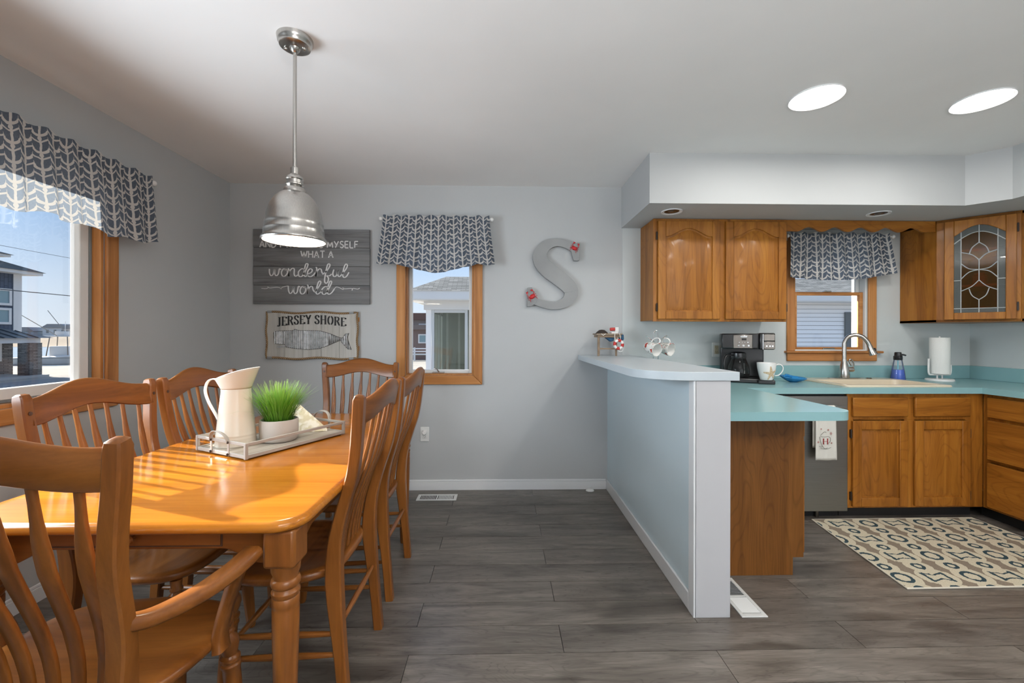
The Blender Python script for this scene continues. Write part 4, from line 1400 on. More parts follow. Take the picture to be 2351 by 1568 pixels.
def crab(cx, cz, ang, sc=1.0):
    m = Matrix.Translation((cx, -0.037, cz)) @ Matrix.Rotation(R(ang), 4, 'Y') @ Matrix.Scale(sc, 4)
    b = MB()
    prof = [(0.0, 0.016), (0.012, 0.0145), (0.020, 0.009), (0.023, 0.003), (0.022, 0.0)]
    b.lathe(prof, 16, m @ Matrix.Rotation(R(90), 4, 'X'), sx=1.15, sy=0.85)
    c = b.build('crab', M['crabred'], lt, smooth=60)
    lb = MB()
    for s in (-1, 1):
        for q, a in enumerate((-40, -12, 16)):
            ca, sa = math.cos(R(a)), math.sin(R(a))
            lb.tube([(s * 0.018 * ca, -0.004, 0.016 * sa), (s * 0.036 * ca, -0.014, 0.030 * sa), (s * 0.042 * ca, -0.002, 0.046 * sa - 0.006)], [0.0035, 0.003, 0.0015], 6, mat=m)
        lb.tube([(s * 0.016, -0.006, 0.012), (s * 0.034, -0.010, 0.026), (s * 0.026, -0.010, 0.040)], [0.0035, 0.0035, 0.003], 6, mat=m)
        lb.tube([(s * 0.026, -0.010, 0.038), (s * 0.018, -0.010, 0.050), (s * 0.012, -0.010, 0.056)], [0.003, 0.0065, 0.001], 6, mat=m)
        lb.tube([(s * 0.027, -0.010, 0.038), (s * 0.028, -0.010, 0.050), (s * 0.024, -0.010, 0.057)], [0.003, 0.0045, 0.001], 6, mat=m)
    lb.build('claws_and_legs', M['crabred'], c, smooth=60)
crab(SXf(980), SZf(330), 25, 0.82)
crab(SXf(235), SZf(1210), -30, 0.95)

# ---- outlets
def outlet(label, x, z, y=D, inner=M['plate'], sc=1.0):
    t = thing('wall_outlet', label, 'outlet', (x, y, z), 0, 'wall outlets')
    bx('cover_plate', M['plate'], t, -0.035 * sc, 0.035 * sc, -0.006, 0, -0.058 * sc, 0.058 * sc, 0.003)
    c = bx('receptacle', inner, t, -0.017, 0.017, -0.0095, -0.005, -0.034, 0.034, 0.004)
    for dz in (-0.018, 0.018):
        for dx in (-0.006, 0.006):
            bx('slot', M['dark'], c, dx - 0.001, dx + 0.001, -0.0100, -0.0090, dz - 0.003, dz + 0.005)
        MB().lathe([(0.0, 0.0), (0.0022, 0.0)], 10, Matrix.Translation((0, -0.0098, dz - 0.009)) @ Matrix.Rotation(R(90), 4, 'X')).build('ground_hole', M['dark'], c)
    return t
o1 = outlet('white wall outlet low on the dining wall beside the chairs', -0.612, 0.445)
MB().lathe([(0.0, 0.028), (0.014, 0.028), (0.018, 0.022), (0.019, 0.0)], 16, Matrix.Translation((0.0, -0.006, 0.016)) @ Matrix.Rotation(R(90), 4, 'X')).build('plug_cover', M['plate'], o1)
outlet('ivory kitchen outlet in a white plate beside the coffee maker', 1.742, 1.125, D - 0.004, M['outlet_ivory'])

# ---- floor registers
def register(label, x, y, rz):
    t = thing('floor_vent', label, 'floor vent', (x, y, 0), rz, 'white metal floor registers')
    b = MB()
    L, W_ = 0.150, 0.058
    frame = MB()
    for (a, c, d, e) in ((-L, L, -W_, -W_ + 0.016), (-L, L, W_ - 0.016, W_), (-L, -L + 0.024, -W_ + 0.016, W_ - 0.016), (L - 0.024, L, -W_ + 0.016, W_ - 0.016), (-0.006, 0.006, -W_ + 0.016, W_ - 0.016)):
        frame.box(a, c, d, e, 0.0, 0.005)
    frame.build('frame', M['plate'], t, 0.0012)
    bx('duct', M['dark'], t, -L + 0.02, L - 0.02, -W_ + 0.014, W_ - 0.014, 0.0003, 0.0012)
    for s in (-1, 1):
        for i in range(10):
            xx = s * (0.012 + i * 0.0112)
            m = Matrix.Translation((xx + s * 0.004, 0, 0.0030)) @ Matrix.Rotation(R(28 * s), 4, 'Y')
            MB().box(-0.0035, 0.0035, -W_ + 0.016, W_ - 0.016, -0.0005, 0.0005, m).build('louvre', M['plate'], t, smooth=0)
register('white floor vent by the baseboard of the dining wall', -0.487, 3.262, 0)
register('white floor vent beside the post of the half wall', 1.118, 2.00, R(-90))
dk = thing('door_stop', 'small white plastic piece on the floor by the baseboard corner', 'plastic piece', (0.708, 3.388, 0))
MB().lathe([(0.0, 0.018), (0.012, 0.017), (0.022, 0.010), (0.026, 0.002), (0.026, 0.0)], 16, sx=1.3).build('base', M['plate'], dk)
MB().lathe([(0.004, 0.016), (0.005, 0.026), (0.003, 0.030), (0.0, 0.031)], 10, Matrix.Translation((0.012, 0, 0))).build('knob', M['plate'], dk)

# ================================================================== KITCHEN
CZ = 0.893
# raised bar
bar = thing('bar_top', 'pale blue-grey raised bar counter with a rounded corner on the half wall', 'counter')
poly = rounded(0.617, 1.045, 1.845, D - 0.002, [0.23, 0.004, 0.0, 0.0], 14)
MB().prism(poly, 1.042, 1.080, 'xy').build('slab', M['barlam'], bar, 0.0012)

# worktop
wt = thing('worktop', 'teal laminate kitchen worktop running around the sink and peninsula', 'counter')
b = MB()
SKX0, SKX1, SKY0, SKY1 = 2.375, 3.060, 2.865, 3.285
ca, cb = 0.853, CZ
# peninsula leg with a rounded free corner
b.prism(rounded(1.008, 1.625, 1.905, 2.79, [0.004, 0.085, 0, 0], 12), ca, cb, 'xy')
b.box(1.008, SKX0, 2.79, D - 0.006, ca, cb)
b.box(SKX0, SKX1, 2.79, SKY0, ca, cb)
b.box(SKX0, SKX1, SKY1, D - 0.006, ca, cb)
b.box(SKX1, XR - 0.002, 2.79, D - 0.006, ca, cb)
b.box(3.23, XR - 0.002, 1.40, 2.79, ca, cb)
b.build('slab', M['teal'], wt, 0.0, smooth=0)
bx('backsplash', M['teal'], wt, 1.03, XR - 0.022, D - 0.024, D - 0.005, CZ, CZ + 0.105, 0.002)
bx('backsplash', M['teal'], wt, XR - 0.021, XR - 0.001, 1.40, D - 0.005, CZ, CZ + 0.105, 0.002)

# ---- cabinet door with raised panel. local: x 0..w, z 0..h, front at y=-0.02
def raised_panel(w, h, arch, ins=0.0):
    st = 0.055 + ins
    x0, x1, z0, z1 = st, w - st, st, h - st
    if not arch:
        return [(x0, z0), (x1, z0), (x1, z1), (x0, z1)]
    a = 0.060
    pts = [(x0, z0), (x1, z0), (x1, z1 - a)]
    m = (x0 + x1) / 2
    hw_ = (x1 - x0) / 2
    sh = hw_ * 0.90
    for i in range(25):
        u = 1 - 2 * i / 24.0
        k = 0.5 + 0.5 * math.cos(PI * u) if abs(u) < 1 else 0
        pts.append((m + sh * u, z1 - a + a * k ** 0.8))
    pts.append((x0, z1 - a))
    return pts
def make_door(parent, mtx, w, h, arch=False, hinge=None):
    """door slab with stiles and rails around a raised panel"""
    st = 0.058
    b = MB()
    b.box(0, st, -0.020, 0, 0, h)
    b.box(w - st, w, -0.020, 0, 0, h)
    b.box(st, w - st, -0.020, 0, 0, st)
    op = raised_panel(w, h, arch)
    if arch:
        lo = [p for p in op[2:]]
        poly = [(w - st, h), (w - st, lo[0][1])] + [(max(st, min(w - st, x)), z) for x, z in lo] + [(st, lo[-1][1]), (st, h)]
        b.prism(poly, -0.020, 0, 'xz')
    else:
        b.box(st, w - st, -0.020, 0, h - st, h)
    b.box(st - 0.01, w - st + 0.01, -0.009, -0.002, st - 0.01, h - st + 0.01)
    d = b.build('door', M['oakz'], parent, 0.004, 2)
    d.matrix_local = mtx
    pin = raised_panel(w, h, arch, 0.012)
    pout = raised_panel(w, h, arch, 0.036)
    if len(pin) == len(pout):
        n = len(pin)
        vs = [(x, -0.0095, z) for x, z in pin] + [(x, -0.0175, z) for x, z in pout]
        fs = [(i, (i + 1) % n, n + (i + 1) % n, n + i) for i in range(n)] + [tuple(range(n, 2 * n))]
        MB().add(vs, fs).build('panel', M['oakz'], d, smooth=30)
    if hinge is not None:
        for z in (h * 0.12, h * 0.85):
            hx = -0.006 if hinge < 0 else w + 0.006
            hb = MB().box(hx - 0.005, hx + 0.005, -0.012, 0.0, z - 0.026, z + 0.026)
            hb.tube([(hx, -0.010, z - 0.03), (hx, -0.010, z + 0.03)], 0.0045, 8)
            hb.build('hinge', M['bronze'], d)
    return d
def make_drawer(parent, mtx, w, h):
    d = MB().box(0, w, -0.020, 0, 0, h).build('drawer', M['oakx'], parent, 0.005, 2)
    d.matrix_local = mtx
    return d
TRm = Matrix.Translation

# upper two-door cabinet
uc = thing('wall_cabinet', 'oak two-door wall cabinet with arched panels above the coffee maker', 'cabinet', (0, 0, 0))
UX0, UX1, UY, UZ0, UZ1 = 1.120, 2.120, 3.130, 1.343, 2.103
bx('body', M['oakz'], uc, UX0 + 0.002, UX1 - 0.002, UY + 0.019, D - 0.005, UZ0 + 0.01, UZ1 - 0.001)
ff = MB()
for (a, c, d, e) in ((UX0, UX0 + 0.042, UZ0, UZ1), (UX1 - 0.030, UX1, UZ0, UZ1), (1.605, 1.665, UZ0 + 0.035, UZ1 - 0.035), (UX0 + 0.042, UX1 - 0.03, UZ0, UZ0 + 0.035), (UX0 + 0.042, UX1 - 0.03, UZ1 - 0.035, UZ1)):
    ff.box(a, c, UY, UY + 0.02, d, e)
ff.build('face_frame', M['oakz'], uc, 0.001)
make_door(uc, TRm((1.150, UY, UZ0 + 0.017)), 0.462, 0.724, True, -1)
make_door(uc, TRm((1.655, UY, UZ0 + 0.017)), 0.455, 0.724, True, 1)

# scalloped board above the sink window
sb = thing('window_valance_board', 'oak scalloped board bridging the wall cabinets above the sink', 'valance board')
xa, xb = UX1 + 0.001, 3.262
bot = []
NW = 80
for i in range(NW + 1):
    u = i / NW
    z = 2.020
    if 0.07 < u < 0.93:
        q = (u - 0.07) / 0.86
        z = 2.022 + 0.030 * abs(math.sin(q * PI * 4.5 / 1.0)) ** 0.8 * (1 if True else 0)
        z = 2.018 + 0.034 * (0.5 - 0.5 * math.cos(q * 2 * PI * 5))
    bot.append((xa + (xb - xa) * u, z))
poly = bot + [(xb, UZ1), (xa, UZ1)]
MB().prism(poly, UY + 0.001, UY + 0.020, 'xz').build('board', M['oakx'], sb, 0.002)

# corner cabinet with leaded glass
cc = thing('corner_cabinet', 'oak corner wall cabinet with a leaded amber glass door', 'cabinet')
KX, KY = 3.268, 3.130
FX, FY = KX + 0.292, KY - 0.292
outline_c = [(KX, D - 0.005), (KX, KY), (FX, FY), (XR - 0.003, FY), (XR - 0.003, D - 0.005)]
for z0, z1 in ((UZ0, UZ0 + 0.018), (UZ1 - 0.018, UZ1)):
    MB().prism(outline_c, z0, z1, 'xy').build('deck', M['oakx'], cc)
bx('side_panel', M['oakz'], cc, KX, KX + 0.016, KY, D - 0.006, UZ0, UZ1, 0.001)
bx('side_panel', M['oakz'], cc, FX + 0.004, XR - 0.004, FY, FY + 0.016, UZ0, UZ1, 0.001)
bx('back_panel', M['oakz'], cc, KX + 0.02, XR - 0.006, D - 0.016, D - 0.006, UZ0 + 0.02, UZ1 - 0.02)
bx('back_panel', M['oakz'], cc, XR - 0.016, XR - 0.006, FY + 0.02, D - 0.02, UZ0 + 0.02, UZ1 - 0.02)
for z in (1.60, 1.86):
    MB().prism([(KX + 0.03, D - 0.02), (KX + 0.03, KY + 0.03), (FX + 0.01, FY + 0.05), (XR - 0.03, FY + 0.05), (XR - 0.03, D - 0.02)], z, z + 0.016, 'xy').build('shelf', M['oakx'], cc)
fw = 0.292 * math.sqrt(2)
ang45 = Matrix.Translation((KX, KY, 0)) @ Matrix.Rotation(R(-45), 4, 'Z')
ff = MB()
for (a, c, d, e) in ((0, 0.045, UZ0, UZ1), (fw - 0.03, fw, UZ0, UZ1), (0.045, fw - 0.03, UZ0, UZ0 + 0.035), (0.045, fw - 0.03, UZ1 - 0.035, UZ1)):
    ff.box(a, c, 0, 0.018, d, e, ang45)
ff.build('face_frame', M['oakz'], cc, 0.001)
gw, gh = 0.350, 0.724
gd_m = ang45 @ Matrix.Translation((0.040, 0, UZ0 + 0.017))
st = 0.050
b = MB()
b.box(0, st, -0.020, 0, 0, gh); b.box(gw - st, gw, -0.020, 0, 0, gh); b.box(st, gw - st, -0.020, 0, 0, st)
am = gw / 2
archz = lambda x: gh - 0.115 + 0.068 * max(0.0, math.cos((x - am) / (gw / 2 - st) * PI / 2)) ** 1.1 if abs(x - am) < (gw / 2 - st) else gh - 0.115
xs_ = [gw - st - (gw - 2 * st) * i / 24 for i in range(25)]
b.prism([(gw - st, gh)] + [(x, archz(x)) for x in xs_] + [(st, gh)], -0.020, 0, 'xz')
gdo = b.build('door', M['oakz'], cc, 0.003, 2)
gdo.matrix_local = gd_m
for z in (gh * 0.12, gh * 0.87):
    hb = MB().box(gw + 0.001, gw + 0.011, -0.012, 0, z - 0.026, z + 0.026)
    hb.tube([(gw + 0.006, -0.010, z - 0.03), (gw + 0.006, -0.010, z + 0.03)], 0.0045, 8)
    hb.build('hinge', M['bronze'], gdo)
def art_glass(name, tint, body, bodycol):
    m = glassy(name, tint, body=body, bodycol=bodycol)
    return m
M['amber'] = art_glass('amber_leaded_glass', (0.72, 0.46, 0.16), 0.12, (0.22, 0.13, 0.04))
M['clearart'] = art_glass('rippled_clear_glass', (0.42, 0.45, 0.44), 0.30, (0.30, 0.32, 0.31))
bw = 0.036
gy0, gy1 = -0.012, -0.009
gx0, gx1 = st, gw - st
def pane(poly, mt):
    MB().prism(poly, gy0, gy1, 'xz').build('pane', mt, gdo, smooth=0)
nn = 12
gxs = [gx0 + bw + (gx1 - gx0 - 2 * bw) * i / nn for i in range(nn + 1)]
zin = lambda x: archz(x) - 0.048
pane([(gx0, st), (gx0 + bw, st), (gx0 + bw, archz(gx0 + bw)), (gx0, archz(gx0))], M['clearart'])
pane([(gx1 - bw, st), (gx1, st), (gx1, archz(gx1)), (gx1 - bw, archz(gx1 - bw))], M['clearart'])
pane([(gx0 + bw, st), (gx1 - bw, st), (gx1 - bw, st + 0.03), (gx0 + bw, st + 0.03)], M['clearart'])
pane([(x, zin(x)) for x in gxs] + [(x, archz(x)) for x in reversed(gxs)], M['clearart'])
midz = st + 0.29
pane([(gx0 + bw, st + 0.03), (gx1 - bw, st + 0.03), (gx1 - bw, midz), (gx0 + bw, midz)], M['amber'])
pane([(gx0 + bw, midz), (gx1 - bw, midz)] + [(x, zin(x)) for x in reversed(gxs)], M['amber'])
cm = MB()
def came(pts, r=0.0032):
    cm.tube([(x, -0.012, z) for x, z in pts], r, 6)
IW = (gx1 - gx0 - 2 * bw) / 2
cxm = (gx0 + gx1) / 2
Zt = lambda f: st + (archz(cxm) - st) * f
came([(gx0 + bw, st), (gx0 + bw, archz(gx0 + bw))]); came([(gx1 - bw, st), (gx1 - bw, archz(gx1 - bw))])
came([(gx0, st + 0.03), (gx1, st + 0.03)])
came([(x, zin(x)) for x in gxs])
came([(gx0, zin(gx0) - 0.006), (gx0 + bw, zin(gx0 + bw))]); came([(gx1, zin(gx1) - 0.006), (gx1 - bw, zin(gx1 - bw))])
came([(gx0, st + 0.235), (gx0 + bw, st + 0.235)]); came([(gx1, st + 0.235), (gx1 - bw, st + 0.235)])
came([(cxm, archz(cxm)), (cxm, Zt(0.80))]); came([(cxm, Zt(0.61)), (cxm, Zt(0.36))]); came([(cxm, Zt(0.145)), (cxm, st)])
for s in (-1, 1):
    came(crom([(cxm, Zt(0.80)), (cxm + s * IW * 0.38, Zt(0.745)), (cxm + s * IW * 0.55, Zt(0.67))], 5))
    came(crom([(cxm, Zt(0.60)), (cxm + s * IW * 0.4, Zt(0.665)), (cxm + s * IW, Zt(0.70))], 5))
    came(crom([(cxm, Zt(0.49)), (cxm + s * IW * 0.55, Zt(0.505)), (cxm + s * IW, Zt(0.57))], 5))
    came(crom([(cxm, Zt(0.488)), (cxm + s * IW * 0.55, Zt(0.465)), (cxm + s * IW, Zt(0.39))], 5))
    came(crom([(cxm, Zt(0.37)), (cxm + s * IW * 0.4, Zt(0.30)), (cxm + s * IW, Zt(0.25))], 5))
    came(crom([(cxm + s * IW * 0.55, Zt(0.275)), (cxm + s * IW * 0.38, Zt(0.195)), (cxm, Zt(0.145))], 5))
cm.build('lead_came', plain('grey_lead', (0.36, 0.37, 0.37), 0.45, 0.5), gdo)
# dishes glimpsed through the glass
for i, (x, y, z, c, r, h_) in enumerate(((3.60, 3.13, 1.616, (0.5, 0.2, 0.05), 0.04, 0.10), (3.52, 3.22, 1.361, (0.5, 0.42, 0.08), 0.035, 0.12), (3.62, 3.12, 1.361, (0.42, 0.08, 0.05), 0.04, 0.10))):
    MB().lathe([(0.0, 0.0), (r * 0.9, 0.0), (r, h_ * 0.2), (r, h_ * 0.75), (r * 0.7, h_ * 0.88), (r * 0.7, h_), (0.0, h_)], 20, Matrix.Translation((x, y, z))).build(
        'jar', plain('jar_glaze_%d' % i, c, 0.3), None)
for i, o in enumerate([o for o in bpy.data.objects if o.name.startswith('jar') and o.parent is None]):
    tag(o, ('rust-coloured jar on the middle shelf behind the leaded glass', 'mustard jar low behind the leaded glass', 'dark red jar low behind the leaded glass')[i], 'jar', 'jars in the corner cabinet')

# peninsula base cabinet (end panel towards the viewer)
pb = thing('peninsula_cabinet', 'oak base cabinet end panel under the rounded worktop', 'cabinet')
EP = 2.175
MB().prism([(1.010, 0), (1.512, 0), (1.512, 0.092), (1.568, 0.092), (1.568, 0.852), (1.010, 0.852)], EP, EP + 0.016, 'xz').build('end_panel', wood('shaded_oak_laminate', (0.10, 0.036, 0.006), (0.155, 0.058, 0.010), (0.21, 0.085, 0.016), 'z', 0.45, 0.0, 1.2, 0.06, 1.0, 0.5), pb, 0.001)  # oak laminate darkened for the shade under the worktop overhang
bx('body', M['oakz'], pb, 1.010, 1.550, EP + 0.017, 2.80, 0.092, 0.852)
bx('toe_kick', M['darkkick'], pb, 1.010, 1.508, EP + 0.017, 2.80, 0, 0.091)
bx('face_stile', M['oakz'], pb, 1.551, 1.569, EP + 0.0165, 2.78, 0.092, 0.852, 0.001)
bx('door', M['oakz'], pb, 1.570, 1.588, EP + 0.02, 2.74, 0.105, 0.69, 0.004)
bx('drawer', M['oaky'], pb, 1.570, 1.588, EP + 0.02, 2.74, 0.712, 0.838, 0.004)

# sink base cabinet
BY = 2.822
kb = thing('sink_cabinet', 'oak two-door base cabinet under the sink', 'cabinet')
bx('body', M['oakz'], kb, 2.326, 3.255, BY + 0.019, D - 0.03, 0.08, 0.70)
ff = MB()
for (a, c, d, e) in ((2.326, 2.372, 0.08, 0.852), (3.150, 3.272, 0.08, 0.852), (2.725, 2.795, 0.11, 0.675), (2.725, 2.795, 0.715, 0.815), (2.372, 3.15, 0.08, 0.11), (2.372, 3.15, 0.675, 0.715), (2.372, 3.15, 0.815, 0.852)):
    ff.box(a, c, BY, BY + 0.018, d, e)
ff.build('face_frame', M['oakz'], kb, 0.001)
make_drawer(kb, TRm((2.357, BY, 0.697)), 0.378, 0.130)
make_drawer(kb, TRm((2.785, BY, 0.697)), 0.382, 0.130)
make_door(kb, TRm((2.357, BY, 0.094)), 0.378, 0.574, False, -1)
make_door(kb, TRm((2.785, BY, 0.094)), 0.382, 0.574, False, 1)
bx('toe_kick', M['darkkick'], kb, 2.326, 3.255, BY + 0.065, BY + 0.08, 0, 0.08)

# drawer bank on the right-hand run
rb = thing('drawer_cabinet', 'oak three-drawer base cabinet on the right-hand run', 'cabinet')
RX = 3.273
bx('body', M['oakz'], rb, RX + 0.019, XR - 0.004, 1.42, BY - 0.002, 0.08, 0.852)
ff = MB()
for (a, c, d, e) in ((1.42, 1.46, 0.08, 0.852), (2.775, BY - 0.001, 0.08, 0.852), (2.14, 2.20, 0.10, 0.40), (2.14, 2.20, 0.43, 0.67), (2.14, 2.20, 0.71, 0.82), (1.46, 2.775, 0.08, 0.10), (1.46, 2.775, 0.67, 0.71), (1.46, 2.775, 0.40, 0.43), (1.46, 2.775, 0.82, 0.852)):
    ff.box(RX, RX + 0.018, a, c, d, e)
ff.build('face_frame', M['oakz'], rb, 0.001)
rot = Matrix.Rotation(R(-90), 4, 'Z')
for (y1, w_) in ((2.785, 0.60), (2.155, 0.70)):
    for z0, h_ in ((0.695, 0.135), (0.413, 0.262), (0.094, 0.296)):
        make_drawer(rb, Matrix.Translation((RX, y1, z0)) @ rot, w_, h_)
bx('toe_kick', M['darkkick'], rb, RX + 0.065, RX + 0.08, 1.42, BY + 0.064, 0, 0.08)

# dishwasher
dw = thing('dishwasher', 'stainless steel dishwasher between the peninsula and sink cabinet', 'dishwasher')
bx('tub', M['black'], dw, 1.72, 2.320, BY + 0.01, D - 0.05, 0.065, 0.850)
bx('door_panel', M['steel'], dw, 1.715, 2.318, BY - 0.022, BY + 0.009, 0.066, 0.838, 0.004)
MB().tube([(1.78, BY - 0.062, 0.768), (2.26, BY - 0.062, 0.768)], 0.009, 12).build('handle', M['steel'], dw)
for x in (1.80, 2.24):
    MB().tube([(x, BY - 0.062, 0.768), (x, BY - 0.020, 0.768)], 0.007, 10).build('handle_post', M['steel'], dw)
MB().tube([(2.16, BY + 0.05, 0.0), (2.16, BY + 0.05, 0.066)], 0.012, 10).build('foot', M['gunmetal'], dw)

bx('toe_kick', M['darkkick'], dw, 1.72, 2.320, BY + 0.065, BY + 0.08, 0, 0.064)

# dish towel on the dishwasher handle
tw = thing('dish_towel', 'white dish towel printed with a cup and a red letter H', 'towel', (0, 0, 0))
tm = Mt('white_cotton_towel', (0.66, 0.65, 0.60), 0.9, spec=0.1)
_tn = tm.noise(tm.coords('Object'), 18, 3)
tm.bump(_tn, 0.3, 0.01)
TWX0, TWX1, TWZ0 = 2.058, 2.192, 0.425
tyf = BY - 0.076
def towel(u, v):
    s = v * 0.62
    x = TWX0 + (TWX1 - TWX0) * u + 0.008 * (1 - min(1, v / 0.55)) * (u - 0.0) * 1.2 * (1 if v < 0.55 else 0)
    y, z = 0, 0
    if v < 0.55:
        z = TWZ0 + (0.768 - TWZ0) * v / 0.55
        y = tyf + 0.003 * math.sin(u * 9) * (1 - v)
    elif v < 0.65:
        a = (v - 0.55) / 0.10 * PI
        y = BY - 0.062 - 0.0135 * math.cos(a)
        z = 0.768 + 0.0135 * math.sin(a)
    else:
        y = BY - 0.0485
        z = 0.768 - (0.768 - 0.50) * (v - 0.65) / 0.35
    return (x, y, z)
MB().grid(towel, 14, 40).build('cloth', tm.m, tw, smooth=80, thick=0.002)
b = MB()
TC = 2.122
TP = lambda x, z: (TC + (x - 510) * 0.000205, 0.55 + (790 - z) * 0.000205)
yy = tyf - 0.0045
for st_ in ([(315, 645), (340, 780), (400, 930), (480, 1025), (570, 1000)], [(330, 640), (450, 655), (590, 645), (660, 690), (650, 800), (590, 860)], [(340, 610), (400, 540), (480, 490), (520, 520)], [(330, 1000), (420, 1030), (560, 1035), (680, 990)], [(290, 950), (400, 970)]):
    b.ribbon([TP(*p) for p in crom(st_, 5)], lambda tx, ty, t: 0.0028, yy, h=0.0006)
b.build('cup_print', plain('grey_print', (0.22, 0.22, 0.19), 0.9), tw, smooth=0)
b = MB()
for st_ in ([(440, 710), (440, 885)], [(570, 710), (570, 885)], [(440, 798), (570, 798)], [(415, 710), (465, 710)], [(545, 710), (595, 710)], [(415, 885), (465, 885)], [(545, 885), (595, 885)]):
    b.ribbon([TP(*p) for p in st_], lambda tx, ty, t: 0.0022 + 0.0045 * abs(ty), yy, h=0.0006)
b.build('letter_print', plain('dark_red_print', (0.30, 0.03, 0.03), 0.9), tw, smooth=0)
b = MB()
for cx_, cz_, r_ in ((680, 545, 55), (360, 400, 25), (700, 850, 30), (270, 820, 40), (590, 430, 35)):
    for a in (0, 60, 120):
        b.ribbon([TP(cx_ - r_ * math.cos(R(a)), cz_ - r_ * math.sin(R(a))), TP(cx_ + r_ * math.cos(R(a)), cz_ + r_ * math.sin(R(a)))], lambda tx, ty, t: 0.0018, yy, h=0.0006)
b.build('star_print', plain('faded_red_print', (0.42, 0.14, 0.12), 0.9), tw, smooth=0)

# sink
sk = thing('kitchen_sink', 'cream drop-in kitchen sink set into the teal worktop', 'sink')
M['sinkc'] = plain('cream_composite', (0.70, 0.60, 0.45), 0.25, coat=0.3)
b = MB()
rim_o = rounded(2.345, 3.090, 2.835, 3.375, [0.03] * 4, 5)
rim_i = rounded(2.385, 3.050, 2.875, 3.225, [0.05] * 4, 5)
n = len(rim_o)
rings = [(rim_o, CZ + 0.0005), ([(x + (2.718 - x) * 0.004, y + (3.1 - y) * 0.006) for x, y in rim_o], CZ + 0.011), (rim_i, CZ + 0.011),
         ([(x + (2.718 - x) * 0.012, y + (3.05 - y) * 0.02) for x, y in rim_i], CZ - 0.005), ([(x + (2.718 - x) * 0.05, y + (3.05 - y) * 0.07) for x, y in rim_i], CZ - 0.17)]
vs, fs = [], []
for rg, z in rings:
    vs += [(x, y, z) for x, y in rg]
for i in range(len(rings) - 1):
    for j in range(n):
        fs.append((i * n + j, i * n + (j + 1) % n, (i + 1) * n + (j + 1) % n, (i + 1) * n + j))
fs.append(tuple((len(rings) - 1) * n + j for j in range(n)))
b.add(vs, fs).build('basin', M['sinkc'], sk, 0.004, 3, smooth=40)
MB().lathe([(0.0, CZ - 0.166), (0.035, CZ - 0.165), (0.045, CZ - 0.168)], 24, Matrix.Translation((2.718, 3.05, 0)), cap=False).build('drain', M['chrome'], sk)
MB().lathe([(0.0, CZ + 0.018), (0.016, CZ + 0.017), (0.022, CZ + 0.0115)], 24, Matrix.Translation((2.90, 3.30, 0)), cap=False).build('hole_cover', M['nickel'], sk)

# faucet
fc = thing('faucet', 'brushed nickel gooseneck faucet with pull-down spray behind the sink', 'faucet', (2.700, 3.300, CZ + 0.0115))
MB().prism([(0.13 * math.cos(2 * PI * i / 32), 0.030 * math.sin(2 * PI * i / 32)) for i in range(32)], 0.0, 0.006, 'xy').build('deck_plate', M['nickel'], fc, 0.002)
MB().lathe([(0.036, 0.006), (0.037, 0.03), (0.034, 0.07), (0.027, 0.10), (0.020, 0.125), (0.018, 0.15)], 28).build('body', M['nickel'], fc, smooth=60)
arc = [(0, 0, 0.14), (0, 0, 0.24), (0.002, -0.001, 0.285), (0.020, -0.012, 0.325), (0.055, -0.035, 0.342), (0.092, -0.058, 0.330), (0.118, -0.075, 0.295), (0.130, -0.083, 0.262)]
MB().tube(crom(arc, 5), 0.0155, 16).build('spout', M['nickel'], fc)
sp = MB().tube([(0.130, -0.083, 0.262), (0.137, -0.088, 0.235), (0.147, -0.094, 0.205), (0.152, -0.097, 0.190)], [0.0165, 0.018, 0.026, 0.027], 18).build('spray_head', M['nickel'], fc)
MB().tube([(0.152, -0.1005, 0.243), (0.158, -0.106, 0.222)], [0.008, 0.009], 10, flat=0.6).build('spray_button', M['black'], sp)
lv = MB().tube([(0.020, -0.006, 0.072), (0.055, -0.016, 0.072), (0.062, -0.018, 0.074)], [0.020, 0.020, 0.016], 16).build('lever_hub', M['nickel'], fc)
MB().tube(crom([(0.058, -0.018, 0.080), (0.060, -0.020, 0.115), (0.048, -0.018, 0.145), (0.036, -0.014, 0.150), (0.032, -0.012, 0.135), (0.046, -0.016, 0.100)], 5), 0.0055, 10).build('lever', M['nickel'], lv)

# soap bottle
so = thing('soap_bottle', 'clear tapered soap bottle half full of blue liquid with a black cap', 'soap bottle', (3.158, 3.325, CZ))
MB().lathe([(0.0, 0.0), (0.046, 0.0), (0.048, 0.004), (0.042, 0.06), (0.032, 0.125), (0.027, 0.155), (0.026, 0.160)], 32, cap=False).build('bottle', glassy('clear_bottle', (0.93, 0.95, 0.97), body=0.08), so)
MB().lathe([(0.0, 0.002), (0.045, 0.002), (0.0455, 0.006), (0.0375, 0.080), (0.0, 0.080)], 32).build('blue_soap', plain('blue_liquid_soap', (0.0, 0.10, 0.62), 0.15), so)
MB().tube([(0, 0, 0.16), (0, 0, 0.05)], 0.004, 8).build('dip_tube', plain('teal_tube', (0.1, 0.5, 0.6), 0.4), so)
cp = MB().lathe([(0.027, 0.155), (0.029, 0.160), (0.029, 0.185), (0.024, 0.190), (0.022, 0.215), (0.018, 0.218), (0.0, 0.219)], 28).build('cap', M['black'], so)
MB().tube([(0.0, 0, 0.198), (0.035, -0.012, 0.197), (0.048, -0.018, 0.192)], [0.008, 0.007, 0.006], 10).build('spout', M['black'], cp)

